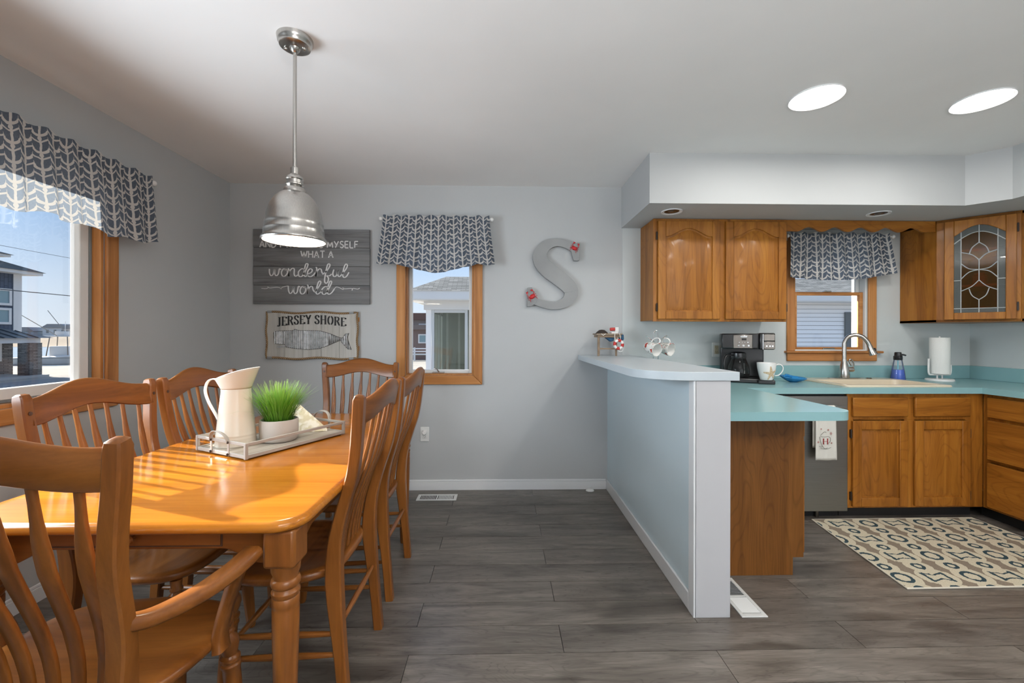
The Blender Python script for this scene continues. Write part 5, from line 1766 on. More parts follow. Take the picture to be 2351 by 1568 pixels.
# paper towel holder and roll
PTX, PTY = 3.425, 3.255
ph = thing('paper_towel_holder', 'white metal paper towel holder on a round base', 'paper towel holder', (PTX, PTY, CZ))
MB().lathe([(0.0, 0.016), (0.080, 0.014), (0.085, 0.010), (0.086, 0.0), (0.0, 0.0)], 36).build('base', M['plate'], ph)
for x in (-0.020, 0.020):
    MB().tube([(x, 0, 0.014), (x, 0, 0.050)], 0.0055, 10).build('riser', M['plate'], ph)
MB().tube(crom([(-0.088, 0, 0.170), (-0.090, 0, 0.080), (-0.084, 0, 0.050), (-0.070, 0, 0.045), (0.0, 0, 0.045), (0.070, 0, 0.045), (0.084, 0, 0.050), (0.090, 0, 0.080), (0.088, 0, 0.122)], 4), 0.0062, 10).build('cradle', M['plate'], ph)
MB().tube([(0, 0, 0.045), (0, 0, 0.345)], 0.006, 10).build('spindle', M['plate'], ph)
pr = thing('paper_towel_roll', 'white roll of paper towels on the holder by the kitchen corner', 'paper towels', (PTX, PTY, CZ + 0.053))
pm = Mt('quilted_paper', (0.74, 0.74, 0.71), 0.9, spec=0.1)
pm.bump(pm.noise(pm.coords('Object'), 120, 2), 0.4, 0.003)
MB().lathe([(0.020, 0.0), (0.060, 0.0), (0.0605, 0.005), (0.0605, 0.278), (0.060, 0.282), (0.020, 0.282)], 40).build('roll', pm.m, pr, smooth=40)
sp_ = [(0.0605 * math.cos(R(a)), 0.0605 * math.sin(R(a))) for a in range(180, 232, 6)]
sp_ = [(x * 1.012, y * 1.012) for x, y in sp_]
MB().prism(sp_ + [(x * 1.018, y * 1.018) for x, y in reversed(sp_)], 0.001, 0.281, 'xy').build('loose_sheet', pm.m, pr)

# shell dish
sd = thing('shell_dish', 'blue glazed shell-shaped dish beside the sink', 'dish', (2.185, 3.145, CZ))
shm = Mt('blue_glaze', (0.02, 0.22, 0.50), 0.3, coat=0.3)
def shell(u, v):
    a = u * 2 * PI
    rib = 1 + 0.05 * math.cos(a * 9)
    r = (0.025 + 0.055 * v) * (rib if v > 0.3 else 1)
    z = 0.004 + 0.034 * v ** 1.4 + 0.010 * v * math.cos(a - 2.4)
    return (r * math.cos(a) * 1.15, r * math.sin(a) * 0.8, z)
MB().grid(shell, 60, 8).build('bowl', shm.m, sd, smooth=70, thick=0.004)
MB().lathe([(0.0, 0.0), (0.026, 0.0), (0.029, 0.005), (0.0, 0.006)], 24, sx=1.15, sy=0.8).build('foot', shm.m, sd)
MB().tube(crom([(-0.07, 0.0, 0.040), (-0.05, 0.01, 0.050), (-0.02, 0.012, 0.044), (0.0, 0.010, 0.040)], 4), [0.004] * 4 + [0.011] * 4 + [0.009] * 4 + [0.004], 10).build('hinge_knob', shm.m, sd)

# coffee maker
cf = thing('coffee_maker', 'black and steel two-way coffee maker with a glass carafe', 'coffee maker', (1.852, 3.190, CZ), R(-24))
bx('base', M['black'], cf, -0.175, 0.165, -0.135, 0.115, 0.0, 0.034, 0.008)
bx('drip_tray', M['black'], cf, 0.060, 0.166, -0.170, -0.128, 0.0, 0.030, 0.006)
bx('tower', M['black'], cf, -0.175, 0.120, 0.020, 0.115, 0.034, 0.362, 0.008)
bx('brew_head', M['black'], cf, -0.176, 0.070, -0.125, 0.020, 0.248, 0.362, 0.010)
pf = bx('control_panel', M['gunmetal'], cf, -0.098, 0.028, -0.133, -0.124, 0.252, 0.352, 0.004)
bx('badge', M['chrome'], pf, -0.050, -0.006, -0.136, -0.132, 0.332, 0.347, 0.002)
bx('display', M['dark'], pf, -0.042, -0.012, -0.135, -0.132, 0.312, 0.327, 0.001)
for x, z, r_ in ((-0.058, 0.297, 0.005), (-0.038, 0.297, 0.003), (-0.022, 0.297, 0.003), (-0.002, 0.297, 0.005), (-0.062, 0.273, 0.008), (0.002, 0.273, 0.008)):
    MB().lathe([(0.0, 0.004), (r_ * 0.8, 0.004), (r_, 0.002), (r_, 0.0)], 12, Matrix.Translation((x, -0.133, z)) @ Matrix.Rotation(R(90), 4, 'X')).build('button', M['chrome'], pf)
bx('button', M['chrome'], pf, -0.037, -0.023, -0.1365, -0.132, 0.266, 0.280, 0.001)
po = bx('pod_brewer', M['black'], cf, 0.072, 0.172, -0.120, 0.020, 0.245, 0.366, 0.010)
bx('pod_face', M['gunmetal'], po, 0.098, 0.170, -0.126, -0.118, 0.248, 0.304, 0.004)
bx('pod_face', M['gunmetal'], po, 0.098, 0.170, -0.126, -0.118, 0.308, 0.356, 0.004)
bx('chrome_edge', M['chrome'], po, 0.093, 0.097, -0.127, -0.112, 0.246, 0.358, 0.001)
for x in (0.118, 0.138, 0.155):
    bx('button', M['chrome'], po, x - 0.005, x + 0.005, -0.1285, -0.1255, 0.266, 0.276, 0.001)
cv = MB().lathe([(0.0, 0.036), (0.066, 0.036), (0.074, 0.046), (0.076, 0.075), (0.070, 0.120), (0.054, 0.165), (0.048, 0.178)], 36, Matrix.Translation((-0.055, -0.045, 0)), cap=False).build('carafe', glassy('dark_carafe_glass', (0.55, 0.55, 0.55), body=0.06, bodycol=(0.1, 0.1, 0.1)), cf)
MB().lathe([(0.050, 0.176), (0.052, 0.190), (0.050, 0.215), (0.036, 0.222), (0.0, 0.224)], 30, Matrix.Translation((-0.055, -0.045, 0))).build('carafe_lid', M['black'], cv)
MB().sweep(crom([(-0.105, -0.075, 0.200), (-0.142, -0.105, 0.196), (-0.158, -0.118, 0.160), (-0.160, -0.120, 0.110), (-0.150, -0.110, 0.070)], 5), 0.022, 0.012, (0.6, -0.75, 0), 0.5).build('carafe_handle', M['black'], cv, smooth=60)
for i in range(9):
    bx('level_mark', M['plate'], cv, -0.026, -0.018, -0.1165 + 0.003 * i if i < 5 else -0.1045 + 0.0045 * (i - 4), -0.1155 + 0.003 * i if i < 5 else -0.1035 + 0.0045 * (i - 4), 0.070 + i * 0.0085, 0.072 + i * 0.0085)

def mug_mesh(b, mat=None, r=0.046, h=0.095):
    b.lathe([(0.0, 0.0), (r * 0.62, 0.0), (r * 0.66, 0.004), (r * 0.80, h * 0.30), (r * 0.95, h * 0.70), (r, h), (r - 0.0035, h), (r - 0.006, h * 0.7), (r * 0.72, h * 0.3), (r * 0.5, 0.008), (0.0, 0.007)], 32, mat)
def handle_mesh(b, mat=None, r=0.046, h=0.095):
    p = crom([(r * 0.93, 0, h * 0.85), (r * 1.25, 0, h * 0.93), (r * 1.62, 0, h * 0.80), (r * 1.62, 0, h * 0.55), (r * 1.25, 0, h * 0.30), (r * 0.84, 0, h * 0.25)], 5)
    b.sweep(p, 0.011, 0.006, (0, 1, 0), 0.6, mat)
mg = thing('coffee_mug', 'white mug with a sand-coloured starfish beside the coffee carafe', 'mug', (1.896, 3.010, CZ + 0.031), R(-20))
b = MB(); mug_mesh(b, None, 0.062, 0.122); b.build('cup', M['white_cer'], mg, smooth=50)
b = MB(); handle_mesh(b, None, 0.062, 0.122); b.build('handle', M['white_cer'], mg, smooth=60)
sm = Mt('sand_print', (0.55, 0.42, 0.26), 0.9)
sm.base(sm.ramp(sm.noise(sm.coords('Object'), 160, 2), [(0.35, (0.40, 0.28, 0.15)), (0.65, (0.68, 0.55, 0.38))]))
b = MB()
rr_ = lambda z: 0.062 * (0.66 + (0.80 - 0.66) * min(1, z / 0.0366)) if z < 0.0366 else 0.062 * (0.80 + 0.15 * min(1, (z - 0.0366) / 0.0488)) if z < 0.0854 else 0.062 * (0.95 + 0.05 * (z - 0.0854) / 0.0366)
star_c = (R(-68), 0.048)
for k in range(5):
    a = R(100 + 72 * k)
    vs, fs = [], []
    for q in range(7):
        t_ = q / 6
        w_ = 0.012 * (1 - t_) + 0.004 * t_
        for s in (-1, 0, 1):
            dx = math.cos(a) * 0.052 * t_ - math.sin(a) * w_ * s
            dz = math.sin(a) * 0.052 * t_ + math.cos(a) * w_ * s
            z = max(0.004, min(0.118, star_c[1] + dz))
            r = rr_(z) + 0.0012 + (0.001 if s == 0 else 0)
            th = star_c[0] + dx / 0.055
            vs.append((r * math.cos(th), r * math.sin(th), z))
    for q in range(6):
        for s in range(2):
            fs.append((q * 3 + s, q * 3 + s + 1, q * 3 + s + 4, q * 3 + s + 3))
    b.add(vs, fs)
b.build('starfish_print', sm.m, mg, smooth=60)

# mug tree with two lobster mugs
MRX, MRY = 1.125, 3.085
mr = thing('mug_tree', 'chrome wire mug tree standing behind the bar', 'mug rack', (MRX, MRY, CZ))
MB().tube(crom([(-0.017, 0, 0.0), (-0.017, 0, 0.20), (-0.017, 0, 0.350), (-0.010, 0, 0.374), (0.0, 0, 0.381), (0.010, 0, 0.374), (0.017, 0, 0.350), (0.017, 0, 0.20), (0.017, 0, 0.0)], 4), 0.0042, 8).build('loop', M['chrome'], mr)
MB().tube([(0.075 * math.cos(2 * PI * i / 28), 0.075 * math.sin(2 * PI * i / 28), 0.005) for i in range(28)], 0.0045, 8, closed=True).build('base_ring', M['chrome'], mr)
MB().tube([(-0.075, 0, 0.005), (0.075, 0, 0.005)], 0.004, 8).build('base_bar', M['chrome'], mr)
for s in (-1, 1):
    MB().tube([(s * 0.010, 0, 0.300), (s * 0.045, -0.010, 0.322), (s * 0.078, -0.012, 0.345)], 0.0045, 8).build('hook', M['chrome'], mr)
pm_ = Mt('lobster_print_glaze', (0.75, 0.74, 0.71), 0.25, coat=0.3)
_n1 = pm_.noise(pm_.coords('Object'), 24, 2)
_n2 = pm_.noise(pm_.coords('Object', (1, 1, 1), 0, (0.7, 0.4, 0.2)), 38, 2)
_c = pm_.ramp(_n1, [(0.56, (0.76, 0.75, 0.71)), (0.60, (0.50, 0.04, 0.02))])
pm_.base(pm_.mix(0.6, _c, pm_.ramp(_n2, [(0.38, (0.25, 0.27, 0.24)), (0.46, (1, 1, 1))]), 'MULTIPLY'))
def hung_mug(label, s, yaw, tilt, off):
    t = thing('hanging_mug', label, 'mug', (MRX + off[0], MRY + off[1], CZ + off[2]), 0, 'lobster mugs on the mug tree')
    # mouth towards the viewer, handle up on the hook
    m = Matrix.Rotation(R(yaw), 4, 'Z') @ Matrix.Rotation(R(tilt), 4, 'X') @ Matrix.Rotation(R(90), 4, 'X') @ Matrix.Rotation(R(90 + 18 * s), 4, 'Z') @ Matrix.Translation((0, 0, -0.05))
    b = MB(); mug_mesh(b, None, 0.049, 0.100)
    c = b.build('cup', pm_.m, t, smooth=50); c.matrix_local = m
    b = MB(); handle_mesh(b, None, 0.049, 0.100)
    h = b.build('handle', M['white_cer'], t, smooth=60); h.matrix_local = m
    b = MB(); b.lathe([(0.0457, 0.0995), (0.0405, 0.072), (0.033, 0.03), (0.022, 0.0085), (0.0, 0.0078)], 32, cap=False)
    l = b.build('white_lining', M['white_cer'], t, smooth=60); l.matrix_local = m
    l.scale = (0.995, 0.995, 0.995)
hung_mug('lobster-print mug on the left hook of the mug tree, mouth to the viewer', -1, 28, 14, (-0.045, -0.045, 0.255))
hung_mug('lobster-print mug on the right hook of the mug tree, mouth to the viewer', 1, 34, 10, (0.072, 0.010, 0.252))

# beach bench ornament on the bar
bo = thing('mini_bench', 'small wooden beach-bench ornament with a life ring on the bar', 'ornament', (0.828, 3.300, 1.080), R(4))
M['drift'] = wood('grey_driftwood', (0.16, 0.115, 0.075), (0.27, 0.20, 0.14), (0.36, 0.28, 0.20), 'x', 0.7, 0, 0.5, 0.2)
for x, y in ((-0.088, -0.035), (-0.060, 0.045), (0.052, -0.035), (0.080, 0.045)):
    bx('leg', M['drift'], bo, x - 0.0065, x + 0.0065, y - 0.0065, y + 0.0065, 0, 0.160, 0.001)
bx('apron', M['drift'], bo, -0.096, 0.092, -0.045, 0.055, 0.143, 0.163, 0.002)
for i in range(3):
    y0 = -0.052 + i * 0.038
    bx('slat', M['drift'], bo, -0.106, 0.098, y0, y0 + 0.035, 0.164, 0.173, 0.0015)
bx('stretcher', M['drift'], bo, -0.088, 0.052, -0.039, -0.031, 0.050, 0.062, 0.001)
bm_ = plain('navy_cloth', (0.03, 0.10, 0.19), 0.85)
MB().prism([(0.095, 0.17), (0.118, 0.165), (0.122, 0.13), (0.112, 0.115), (0.096, 0.14)], -0.02, 0.04, 'xz').build('blue_cloth', bm_, bo, 0.004)
MB().prism([(-0.022, 0.142), (0.045, 0.142), (0.04, 0.118), (0.018, 0.110)], -0.020, 0.03, 'xz').build('blue_cloth', bm_, bo, 0.004)
MB().lathe([(0.0, 0.030), (0.020, 0.027), (0.036, 0.014), (0.046, 0.003), (0.048, 0.0)], 20, Matrix.Translation((-0.050, 0.0, 0.173)), sx=1.05, sy=0.8).build('dark_hat', plain('dark_brown_felt', (0.035, 0.025, 0.02), 0.8), bo)
MB().tube([(-0.070, -0.050, 0.172), (-0.055, -0.053, 0.158), (-0.035, -0.050, 0.172)], 0.0025, 6).build('white_cord', M['plate'], bo)
bx('white_box', M['plate'], bo, 0.020, 0.072, -0.025, 0.025, 0.173, 0.186, 0.001)
bx('white_box', M['plate'], bo, 0.048, 0.076, -0.025, 0.025, 0.186, 0.222, 0.001)
MB().tube([(0.010, -0.020, 0.205), (0.046, -0.020, 0.207)], 0.0125, 12).build('red_roll', M['red'], bo)
rc = Vector((0.060, -0.068, 0.090))
NR = 40
for k in range(8):
    pts = []
    for i in range(6):
        a = 2 * PI * (k + i / 5) / 8 + 0.2
        pts.append((rc.x + 0.031 * math.cos(a), rc.y, rc.z + 0.031 * math.sin(a)))
    MB().tube(pts, 0.0115 if k % 2 else 0.011, 12).build('life_ring_segment', M['red'] if k % 2 else M['plate'], bo)
MB().tube([(0.035, -0.066, 0.120), (0.032, -0.060, 0.150), (0.036, -0.055, 0.174)], 0.0022, 6).build('white_cord', M['plate'], bo)
MB().tube([(0.078, -0.066, 0.118), (0.076, -0.060, 0.150), (0.072, -0.055, 0.174)], 0.0022, 6).build('white_cord', M['plate'], bo)
MB().tube(crom([(0.055, -0.066, 0.060), (0.062, -0.066, 0.040), (0.080, -0.066, 0.034), (0.094, -0.066, 0.046), (0.092, -0.066, 0.066)], 4), 0.0022, 6).build('white_cord', M['plate'], bo)

# rug
rg = thing('kitchen_rug', 'cream, taupe and dark teal ogee-pattern rug in front of the sink', 'rug', (2.60, 2.44, 0), R(0.5))
poly = [(-0.618, -0.395), (0.60, -0.395), (0.60, 0.380), (-0.51, 0.380)]
MB().prism(poly, 0.0005, 0.008, 'xy').build('pile', M['rug'], rg, 0.002)
edge = [(-0.618, -0.395), (0.60, -0.395), (0.60, 0.380), (-0.51, 0.380)]
ev = []
for i in range(4):
    a, c = Vector(edge[i]), Vector(edge[(i + 1) % 4])
    for q in range(10):
        p = a.lerp(c, q / 10)
        ev.append((p.x, p.y, 0.0048))
MB().tube(ev, 0.0045, 6, closed=True).build('bound_edge', plain('cream_binding', (0.62, 0.57, 0.47), 0.9), rg)

# ================================================================== OUTDOORS
GZ = -1.2
gm_ = Mt('sandy_gravel', (0.30, 0.28, 0.25), 0.95, spec=0.1)
_v = gm_.coords('Object')
gm_.base(gm_.mix(0.5, gm_.ramp(gm_.noise(_v, 0.25, 4), [(0.3, (0.30, 0.28, 0.25)), (0.7, (0.46, 0.43, 0.38))]), gm_.ramp(gm_.noise(_v, 9, 3), [(0.3, (0.7, 0.7, 0.7)), (0.7, (1, 1, 1))]), 'MULTIPLY'))
tag(MB().prism([(-260, -60), (-20, -60), (40, -60), (60, 120), (-5, 130), (-33.6, 33.0), (-60, 33.0), (-260, 33.0)], GZ - 0.3, GZ, 'xy').build('ground', gm_.m, None, smooth=0),
    'grey sand and gravel ground around the houses', None, None, 'structure')
rdm = paint('grey_asphalt', (0.20, 0.20, 0.205), 0.9, 0.08, 0.1)
tag(bx('road', rdm, None, -24.5, -16.0, -50, 90, GZ, GZ + 0.01), 'grey asphalt street in front of the blue house', None, None, 'structure')
tag(bx('road_line', plain('white_road_paint', (0.75, 0.75, 0.72), 0.8), None, -20.8, -20.6, -50, 90, GZ + 0.010, GZ + 0.014), 'white line painted on the street', 'road line')
wtm = Mt('bay_water', (0.30, 0.36, 0.40), 0.22, spec=0.6)
wtm.bump(wtm.noise(wtm.coords('Object', (1, 1, 1)), 1.8, 4), 0.6, 0.15)
tag(bx('bay_water', wtm.m, None, -400, 20, 33.0, 170, GZ - 0.6, GZ - 0.12), 'bright glittering bay water beyond the houses', None, None, 'structure')
mam = paint('brown_marsh_grass', (0.17, 0.12, 0.07), 0.95, 0.15, 0)
def marsh(u, v):
    a = -420 + 400 * u
    d = 82 + 130 * v + 3 * math.sin(u * 40)
    return (a, d - 0.0 * a, GZ - 0.1 + 1.2 * min(1, v * 12) + 0.25 * math.sin(u * 90) * min(1, v * 8))
tag(MB().grid(marsh, 120, 8).build('marsh', mam, None, smooth=80), 'strip of brown marsh across the water', None, None, 'structure')

# houses across the bay
fb = [plain('pale_far_wall', (0.55, 0.58, 0.62), 0.9), plain('blue_far_wall', (0.30, 0.38, 0.46), 0.9), plain('white_far_wall', (0.66, 0.68, 0.70), 0.9)]
fr_ = plain('far_roof_grey', (0.22, 0.24, 0.27), 0.9)
rr_f = random.Random(4)
fx = -200.0
idx = 0
flabels = ['pale', 'blue', 'white']
names_f = ['low pale house on the far shore, leftmost behind the porch roof tip', 'long blue-grey house on the far shore', 'white house on the far shore with a grey roof', 'pale house on the far shore next to the boat outriggers', 'blue-grey far-shore house above the boat tower', 'small white far-shore house nearest the window frame']
for i in range(6):
    w_ = rr_f.uniform(7, 10)
    h_ = rr_f.uniform(2.4, 4.2)
    yq = 172 + rr_f.uniform(-3, 3)
    fx += w_ / 2 + 0.6
    t = thing('far_house', names_f[i], 'house', (fx, yq, GZ + 1.0), 0, 'houses across the bay')
    bx('wall', fb[i % 3], t, -w_ / 2, w_ / 2, 0, 7, 0, h_)
    MB().prism([(-w_ / 2 - 0.4, h_), (w_ / 2 + 0.4, h_), (w_ * 0.28, h_ + 1.5), (-w_ * 0.28, h_ + 1.5)], -0.4, 7.4, 'xz').build('roof', fr_, t)
    for q in range(3):
        bx('window', M['greyvinyl'], t, -w_ / 2 + w_ * (0.2 + 0.3 * q) - 0.5, -w_ / 2 + w_ * (0.2 + 0.3 * q) + 0.5, -0.05, 0.02, h_ * 0.45, h_ * 0.8)
    fx += w_ / 2 + 0.6

# blue house across the street
bh = thing('blue_house', 'dark blue two-storey house with white trim and a stone porch', 'house', (0, 0, GZ))
bwm = Mt('dark_blue_shingle_siding', (0.065, 0.085, 0.125), 0.85)
_b = bwm.n('ShaderNodeTexBrick')
_b.inputs['Scale'].default_value = 1.0
_b.inputs['Brick Width'].default_value = 0.5
_b.inputs['Row Height'].default_value = 0.2
_b.inputs['Mortar Size'].default_value = 0.012
_b.inputs['Color1'].default_value = (0.065, 0.085, 0.125, 1)
_b.inputs['Color2'].default_value = (0.085, 0.105, 0.150, 1)
_b.inputs['Mortar'].default_value = (0.03, 0.04, 0.06, 1)
bwm.l(bwm.coords('Object', (1, 1, 1), 0, (0, R(90), 0)), _b.inputs['Vector'])
bwm.base(_b.outputs['Color'])
stm = Mt('stacked_grey_stone', (0.16, 0.15, 0.145), 0.9)
_b = stm.n('ShaderNodeTexBrick')
_b.inputs['Scale'].default_value = 1.0
_b.inputs['Brick Width'].default_value = 0.42
_b.inputs['Row Height'].default_value = 0.09
_b.inputs['Mortar Size'].default_value = 0.012
_b.inputs['Color1'].default_value = (0.10, 0.095, 0.09, 1)
_b.inputs['Color2'].default_value = (0.24, 0.225, 0.21, 1)
_b.inputs['Mortar'].default_value = (0.05, 0.05, 0.05, 1)
_sp = stm.xyz(stm.coords('Object'))
_cb = stm.n('ShaderNodeCombineXYZ')
stm.l((_sp[0] + _sp[1]).sock, _cb.inputs[0]); stm.l(_sp[2].sock, _cb.inputs[1])
stm.l(_cb.outputs[0], _b.inputs['Vector'])
stm.base(_b.outputs['Color'])
htrim = plain('house_white_trim', (0.62, 0.62, 0.62), 0.7)
shm_ = paint('dark_grey_shingles', (0.10, 0.098, 0.095), 0.9, 0.2, 0.3)
hgl = plain('house_window_glass', (0.20, 0.30, 0.33), 0.12)
bx('upper_wall', bwm.m, bh, -40, -29.0, 10, 26.45, 2.4, 6.15)
bx('lower_wall', stm.m, bh, -39.5, -28.6, 10, 25.7, 0, 2.4)
bx('corner_board', htrim, bh, -29.02, -28.96, 26.05, 26.49, 2.4, 6.12)
def hip(name, x0, x1, y0, y1, z0, rise, mat, parent, inset):
    vs = [(x0, y0, z0), (x1, y0, z0), (x1, y1, z0), (x0, y1, z0), (x0 + inset, y0 + inset, z0 + rise), (x1 - inset, y0 + inset, z0 + rise), (x1 - inset, y1 - inset, z0 + rise), (x0 + inset, y1 - inset, z0 + rise)]
    return MB().add(vs, [(0, 3, 2, 1), (4, 5, 6, 7), (0, 1, 5, 4), (1, 2, 6, 5), (2, 3, 7, 6), (3, 0, 4, 7)]).build(name, mat, parent, smooth=0)
bx('fascia', htrim, bh, -41, -28.2, 9, 26.95, 5.98, 6.16)
hip('roof', -41, -28.1, 9, 27.05, 6.16, 2.4, shm_, bh, 5.4)
bx('upper_fascia', htrim, bh, -40, -29.4, 9, 26.3, 7.02, 7.16)
hip('upper_roof', -40.1, -29.3, 8.9, 26.4, 7.16, 1.6, shm_, bh, 4.5)
def hwin(x, y0, y1, z0, z1):
    f = MB()
    frame_ring(f, 'y', y0, y1, z0, z1, 0.14, x - 0.02, x + 0.08)
    w = f.build('window', htrim, bh, 0.01)
    bx('pane', hgl, w, x - 0.01, x + 0.03, y0 + 0.14, y1 - 0.14, z0 + 0.14, z1 - 0.14)
hwin(-29.0, 24.3, 25.95, 4.09, 5.08)
hwin(-29.0, 24.3, 25.93, 2.98, 3.95)
hwin(-28.6, 23.8, 25.08, 0.86, 1.92)
# porch with standing-seam roof and stone pillar
bx('porch_fascia', htrim, bh, -29, -26.5, 9, 25.2, 1.92, 2.20)
met = plain('dark_grey_metal_roof', (0.075, 0.085, 0.095), 0.45, 0.3)
MB().add([(-26.3, 9, 2.20), (-26.3, 25.75, 2.20), (-29.0, 25.75, 2.20), (-29.0, 24.0, 3.05), (-29.0, 9, 3.05)], [(0, 1, 3, 4), (1, 2, 3), (0, 4, 2, 1), (2, 4, 3)]).build('porch_roof', met, bh, smooth=0)
for i in range(14):
    y_ = 24.9 - i * 0.55
    zt = 3.07 if y_ < 24.0 else 2.22 + 0.85 * (25.75 - y_) / 1.75
    xt = -29.0 if y_ < 24.0 else -26.3 - 2.7 * (25.75 - y_) / 1.75
    MB().tube([(-26.3, y_, 2.22), (xt, y_, zt)], 0.025, 4).build('roof_seam', met, bh)
bx('stone_pillar', stm.m, bh, -26.85, -26.2, 24.35, 25.0, 0.0, 1.93)
bx('porch_step', plain('pale_concrete_step', (0.36, 0.36, 0.35), 0.9), bh, -28.6, -25.9, 9, 25.1, 0, 0.12)

# boat with a fishing tower
bt = thing('fishing_boat', 'white sport-fishing boat with a tower and outriggers on the bay', 'boat', (-37.2, 37.2, GZ - 0.1), R(20))
hull = [(-3.6, 0.0, 0.55), (-3.4, 0.9, 0.55), (0.0, 1.1, 0.62), (2.6, 0.75, 0.85), (3.9, 0.0, 1.05), (2.6, -0.75, 0.85), (0.0, -1.1, 0.62), (-3.4, -0.9, 0.55)]
n = len(hull)
vs = [(x * 0.92, y * 0.7, 0.0) for x, y, z in hull] + hull
MB().add(vs, [tuple(range(n - 1, -1, -1)), tuple(range(n, 2 * n))] + [(i, (i + 1) % n, n + (i + 1) % n, n + i) for i in range(n)]).build('hull', htrim, bt, 0.03)
bx('rub_rail', M['greyvinyl'], bt, -3.5, 2.4, -1.06, 1.06, 0.50, 0.56)
bx('console', htrim, bt, -0.7, 0.5, -0.5, 0.5, 0.6, 1.5, 0.05)
b = MB()
for x, y in ((-0.8, -0.7), (-0.8, 0.7), (0.6, -0.7), (0.6, 0.7)):
    b.tube([(x, y, 0.6), (x * 0.8, y * 0.75, 2.3)], 0.04, 6)
b.build('tower_legs', M['gunmetal'], bt)
bx('hard_top', htrim, bt, -0.9, 0.8, -0.8, 0.8, 2.3, 2.38, 0.02)
bx('upper_station', htrim, bt, -0.4, 0.2, -0.4, 0.4, 2.38, 2.75, 0.03)
for s in (-1, 1):
    MB().tube([(0.0, s * 0.7, 2.3), (-2.2, s * 2.4, 4.6)], 0.025, 6).build('outrigger', M['gunmetal'], bt)
MB().tube([(0.1, 0, 2.7), (0.1, 0, 3.6)], 0.02, 6).build('antenna', M['plate'], bt)

# overhead wires
wire = plain('black_wire', (0.05, 0.05, 0.05), 0.6)
def pline(label, za, zb_, r=0.022):
    pts = []
    for i in range(25):
        t_ = i / 24
        pts.append((-24.0, -10 + 70 * t_, za + (zb_ - za) * t_ - 0.9 * math.sin(PI * t_)))
    tag(MB().tube(pts, r, 5).build('power_line', wire, None), label, 'power line')
pline('thick overhead wire crossing the sky low in front of the blue house', 4.3, 4.2)
pline('thin overhead wire high in the sky beside the blue house', 6.4, 6.3, 0.010)

# neighbour's house beyond the back wall
nh = thing('neighbour_house', 'white house with a hipped grey shingle roof and a glazed sunroom', 'house', (0, 0, 0))
vin = plain('white_vinyl_siding', (0.84, 0.84, 0.85), 0.6)
ntr = plain('white_neighbour_trim', (0.66, 0.67, 0.68), 0.6)
NY = 11.0
bx('core_wall', vin, nh, -1.90, 12.0, NY + 2.6, NY + 7, GZ, 2.1)
bx('wall_core', plain('siding_shadow_gap', (0.25, 0.25, 0.27), 0.9), nh, 1.2, 12.0, NY + 0.03, NY + 2.6, GZ, 2.18)  # dark backing: the lap shadow lines are put into its colour
nb = 31
sm_ = None
for i in range(nb):
    z0 = GZ + i * 0.1085
    if sm_ is None:
        vs = [(1.2, 0.03, 0), (12, 0.03, 0), (12, -0.002, 0), (1.2, -0.002, 0), (1.2, 0.03, 0.0985), (12, 0.03, 0.0985), (12, 0.014, 0.0985), (1.2, 0.014, 0.0985)]
        sm_ = MB().add(vs, [(0, 3, 2, 1), (4, 5, 6, 7), (0, 1, 5, 4), (1, 2, 6, 5), (2, 3, 7, 6), (3, 0, 4, 7)]).build('siding_board', vin, nh, smooth=0)
        o = sm_
    else:
        o = sm_.copy()
        COL.objects.link(o)
    o.location = (0, NY, z0)
bx('dark_shutter', plain('dark_grey_shutter', (0.10, 0.115, 0.125), 0.7), nh, 9.0, 9.16, NY - 0.05, NY + 0.0, -0.9, 1.86)
bx('fascia', ntr, nh, -2.32, 12.4, NY - 0.40, NY - 0.36, 2.12, 2.33)
bx('soffit', ntr, nh, -2.32, 12.4, NY - 0.38, NY + 0.6, 2.10, 2.13)
bx('fascia', ntr, nh, -2.34, -2.31, NY - 0.40, NY + 7, 2.12, 2.33)
rfm = Mt('grey_asphalt_shingles', (0.16, 0.17, 0.165), 0.95)
_b = rfm.n('ShaderNodeTexBrick')
_b.inputs['Scale'].default_value = 1.0
_b.inputs['Brick Width'].default_value = 0.24
_b.inputs['Row Height'].default_value = 0.085
_b.inputs['Mortar Size'].default_value = 0.007
_b.inputs['Color1'].default_value = (0.12, 0.125, 0.12, 1)
_b.inputs['Color2'].default_value = (0.26, 0.265, 0.255, 1)
_b.inputs['Mortar'].default_value = (0.06, 0.06, 0.06, 1)
_sp = rfm.xyz(rfm.coords('Object'))
_cb = rfm.n('ShaderNodeCombineXYZ')
rfm.l((_sp[0] + _sp[1] * 0.05).sock, _cb.inputs[0]); rfm.l((_sp[2] * 2.6).sock, _cb.inputs[1])
rfm.l(_cb.outputs[0], _b.inputs['Vector'])
rfm.base(_b.outputs['Color'])
rfm.bump(_b.outputs['Fac'], 0.3, 0.02)
vs = [(-2.36, NY - 0.42, 2.33), (12.5, NY - 0.42, 2.33), (12.5, NY + 7.4, 2.33), (-2.36, NY + 7.4, 2.33), (-1.55, NY + 0.95, 2.86), (12.4, NY + 0.95, 2.86), (12.4, NY + 6.2, 2.86), (-1.55, NY + 6.2, 2.86)]
MB().add(vs, [(0, 3, 2, 1), (4, 5, 6, 7), (0, 1, 5, 4), (1, 2, 6, 5), (2, 3, 7, 6), (3, 0, 4, 7)]).build('roof', rfm.m, nh, smooth=0)
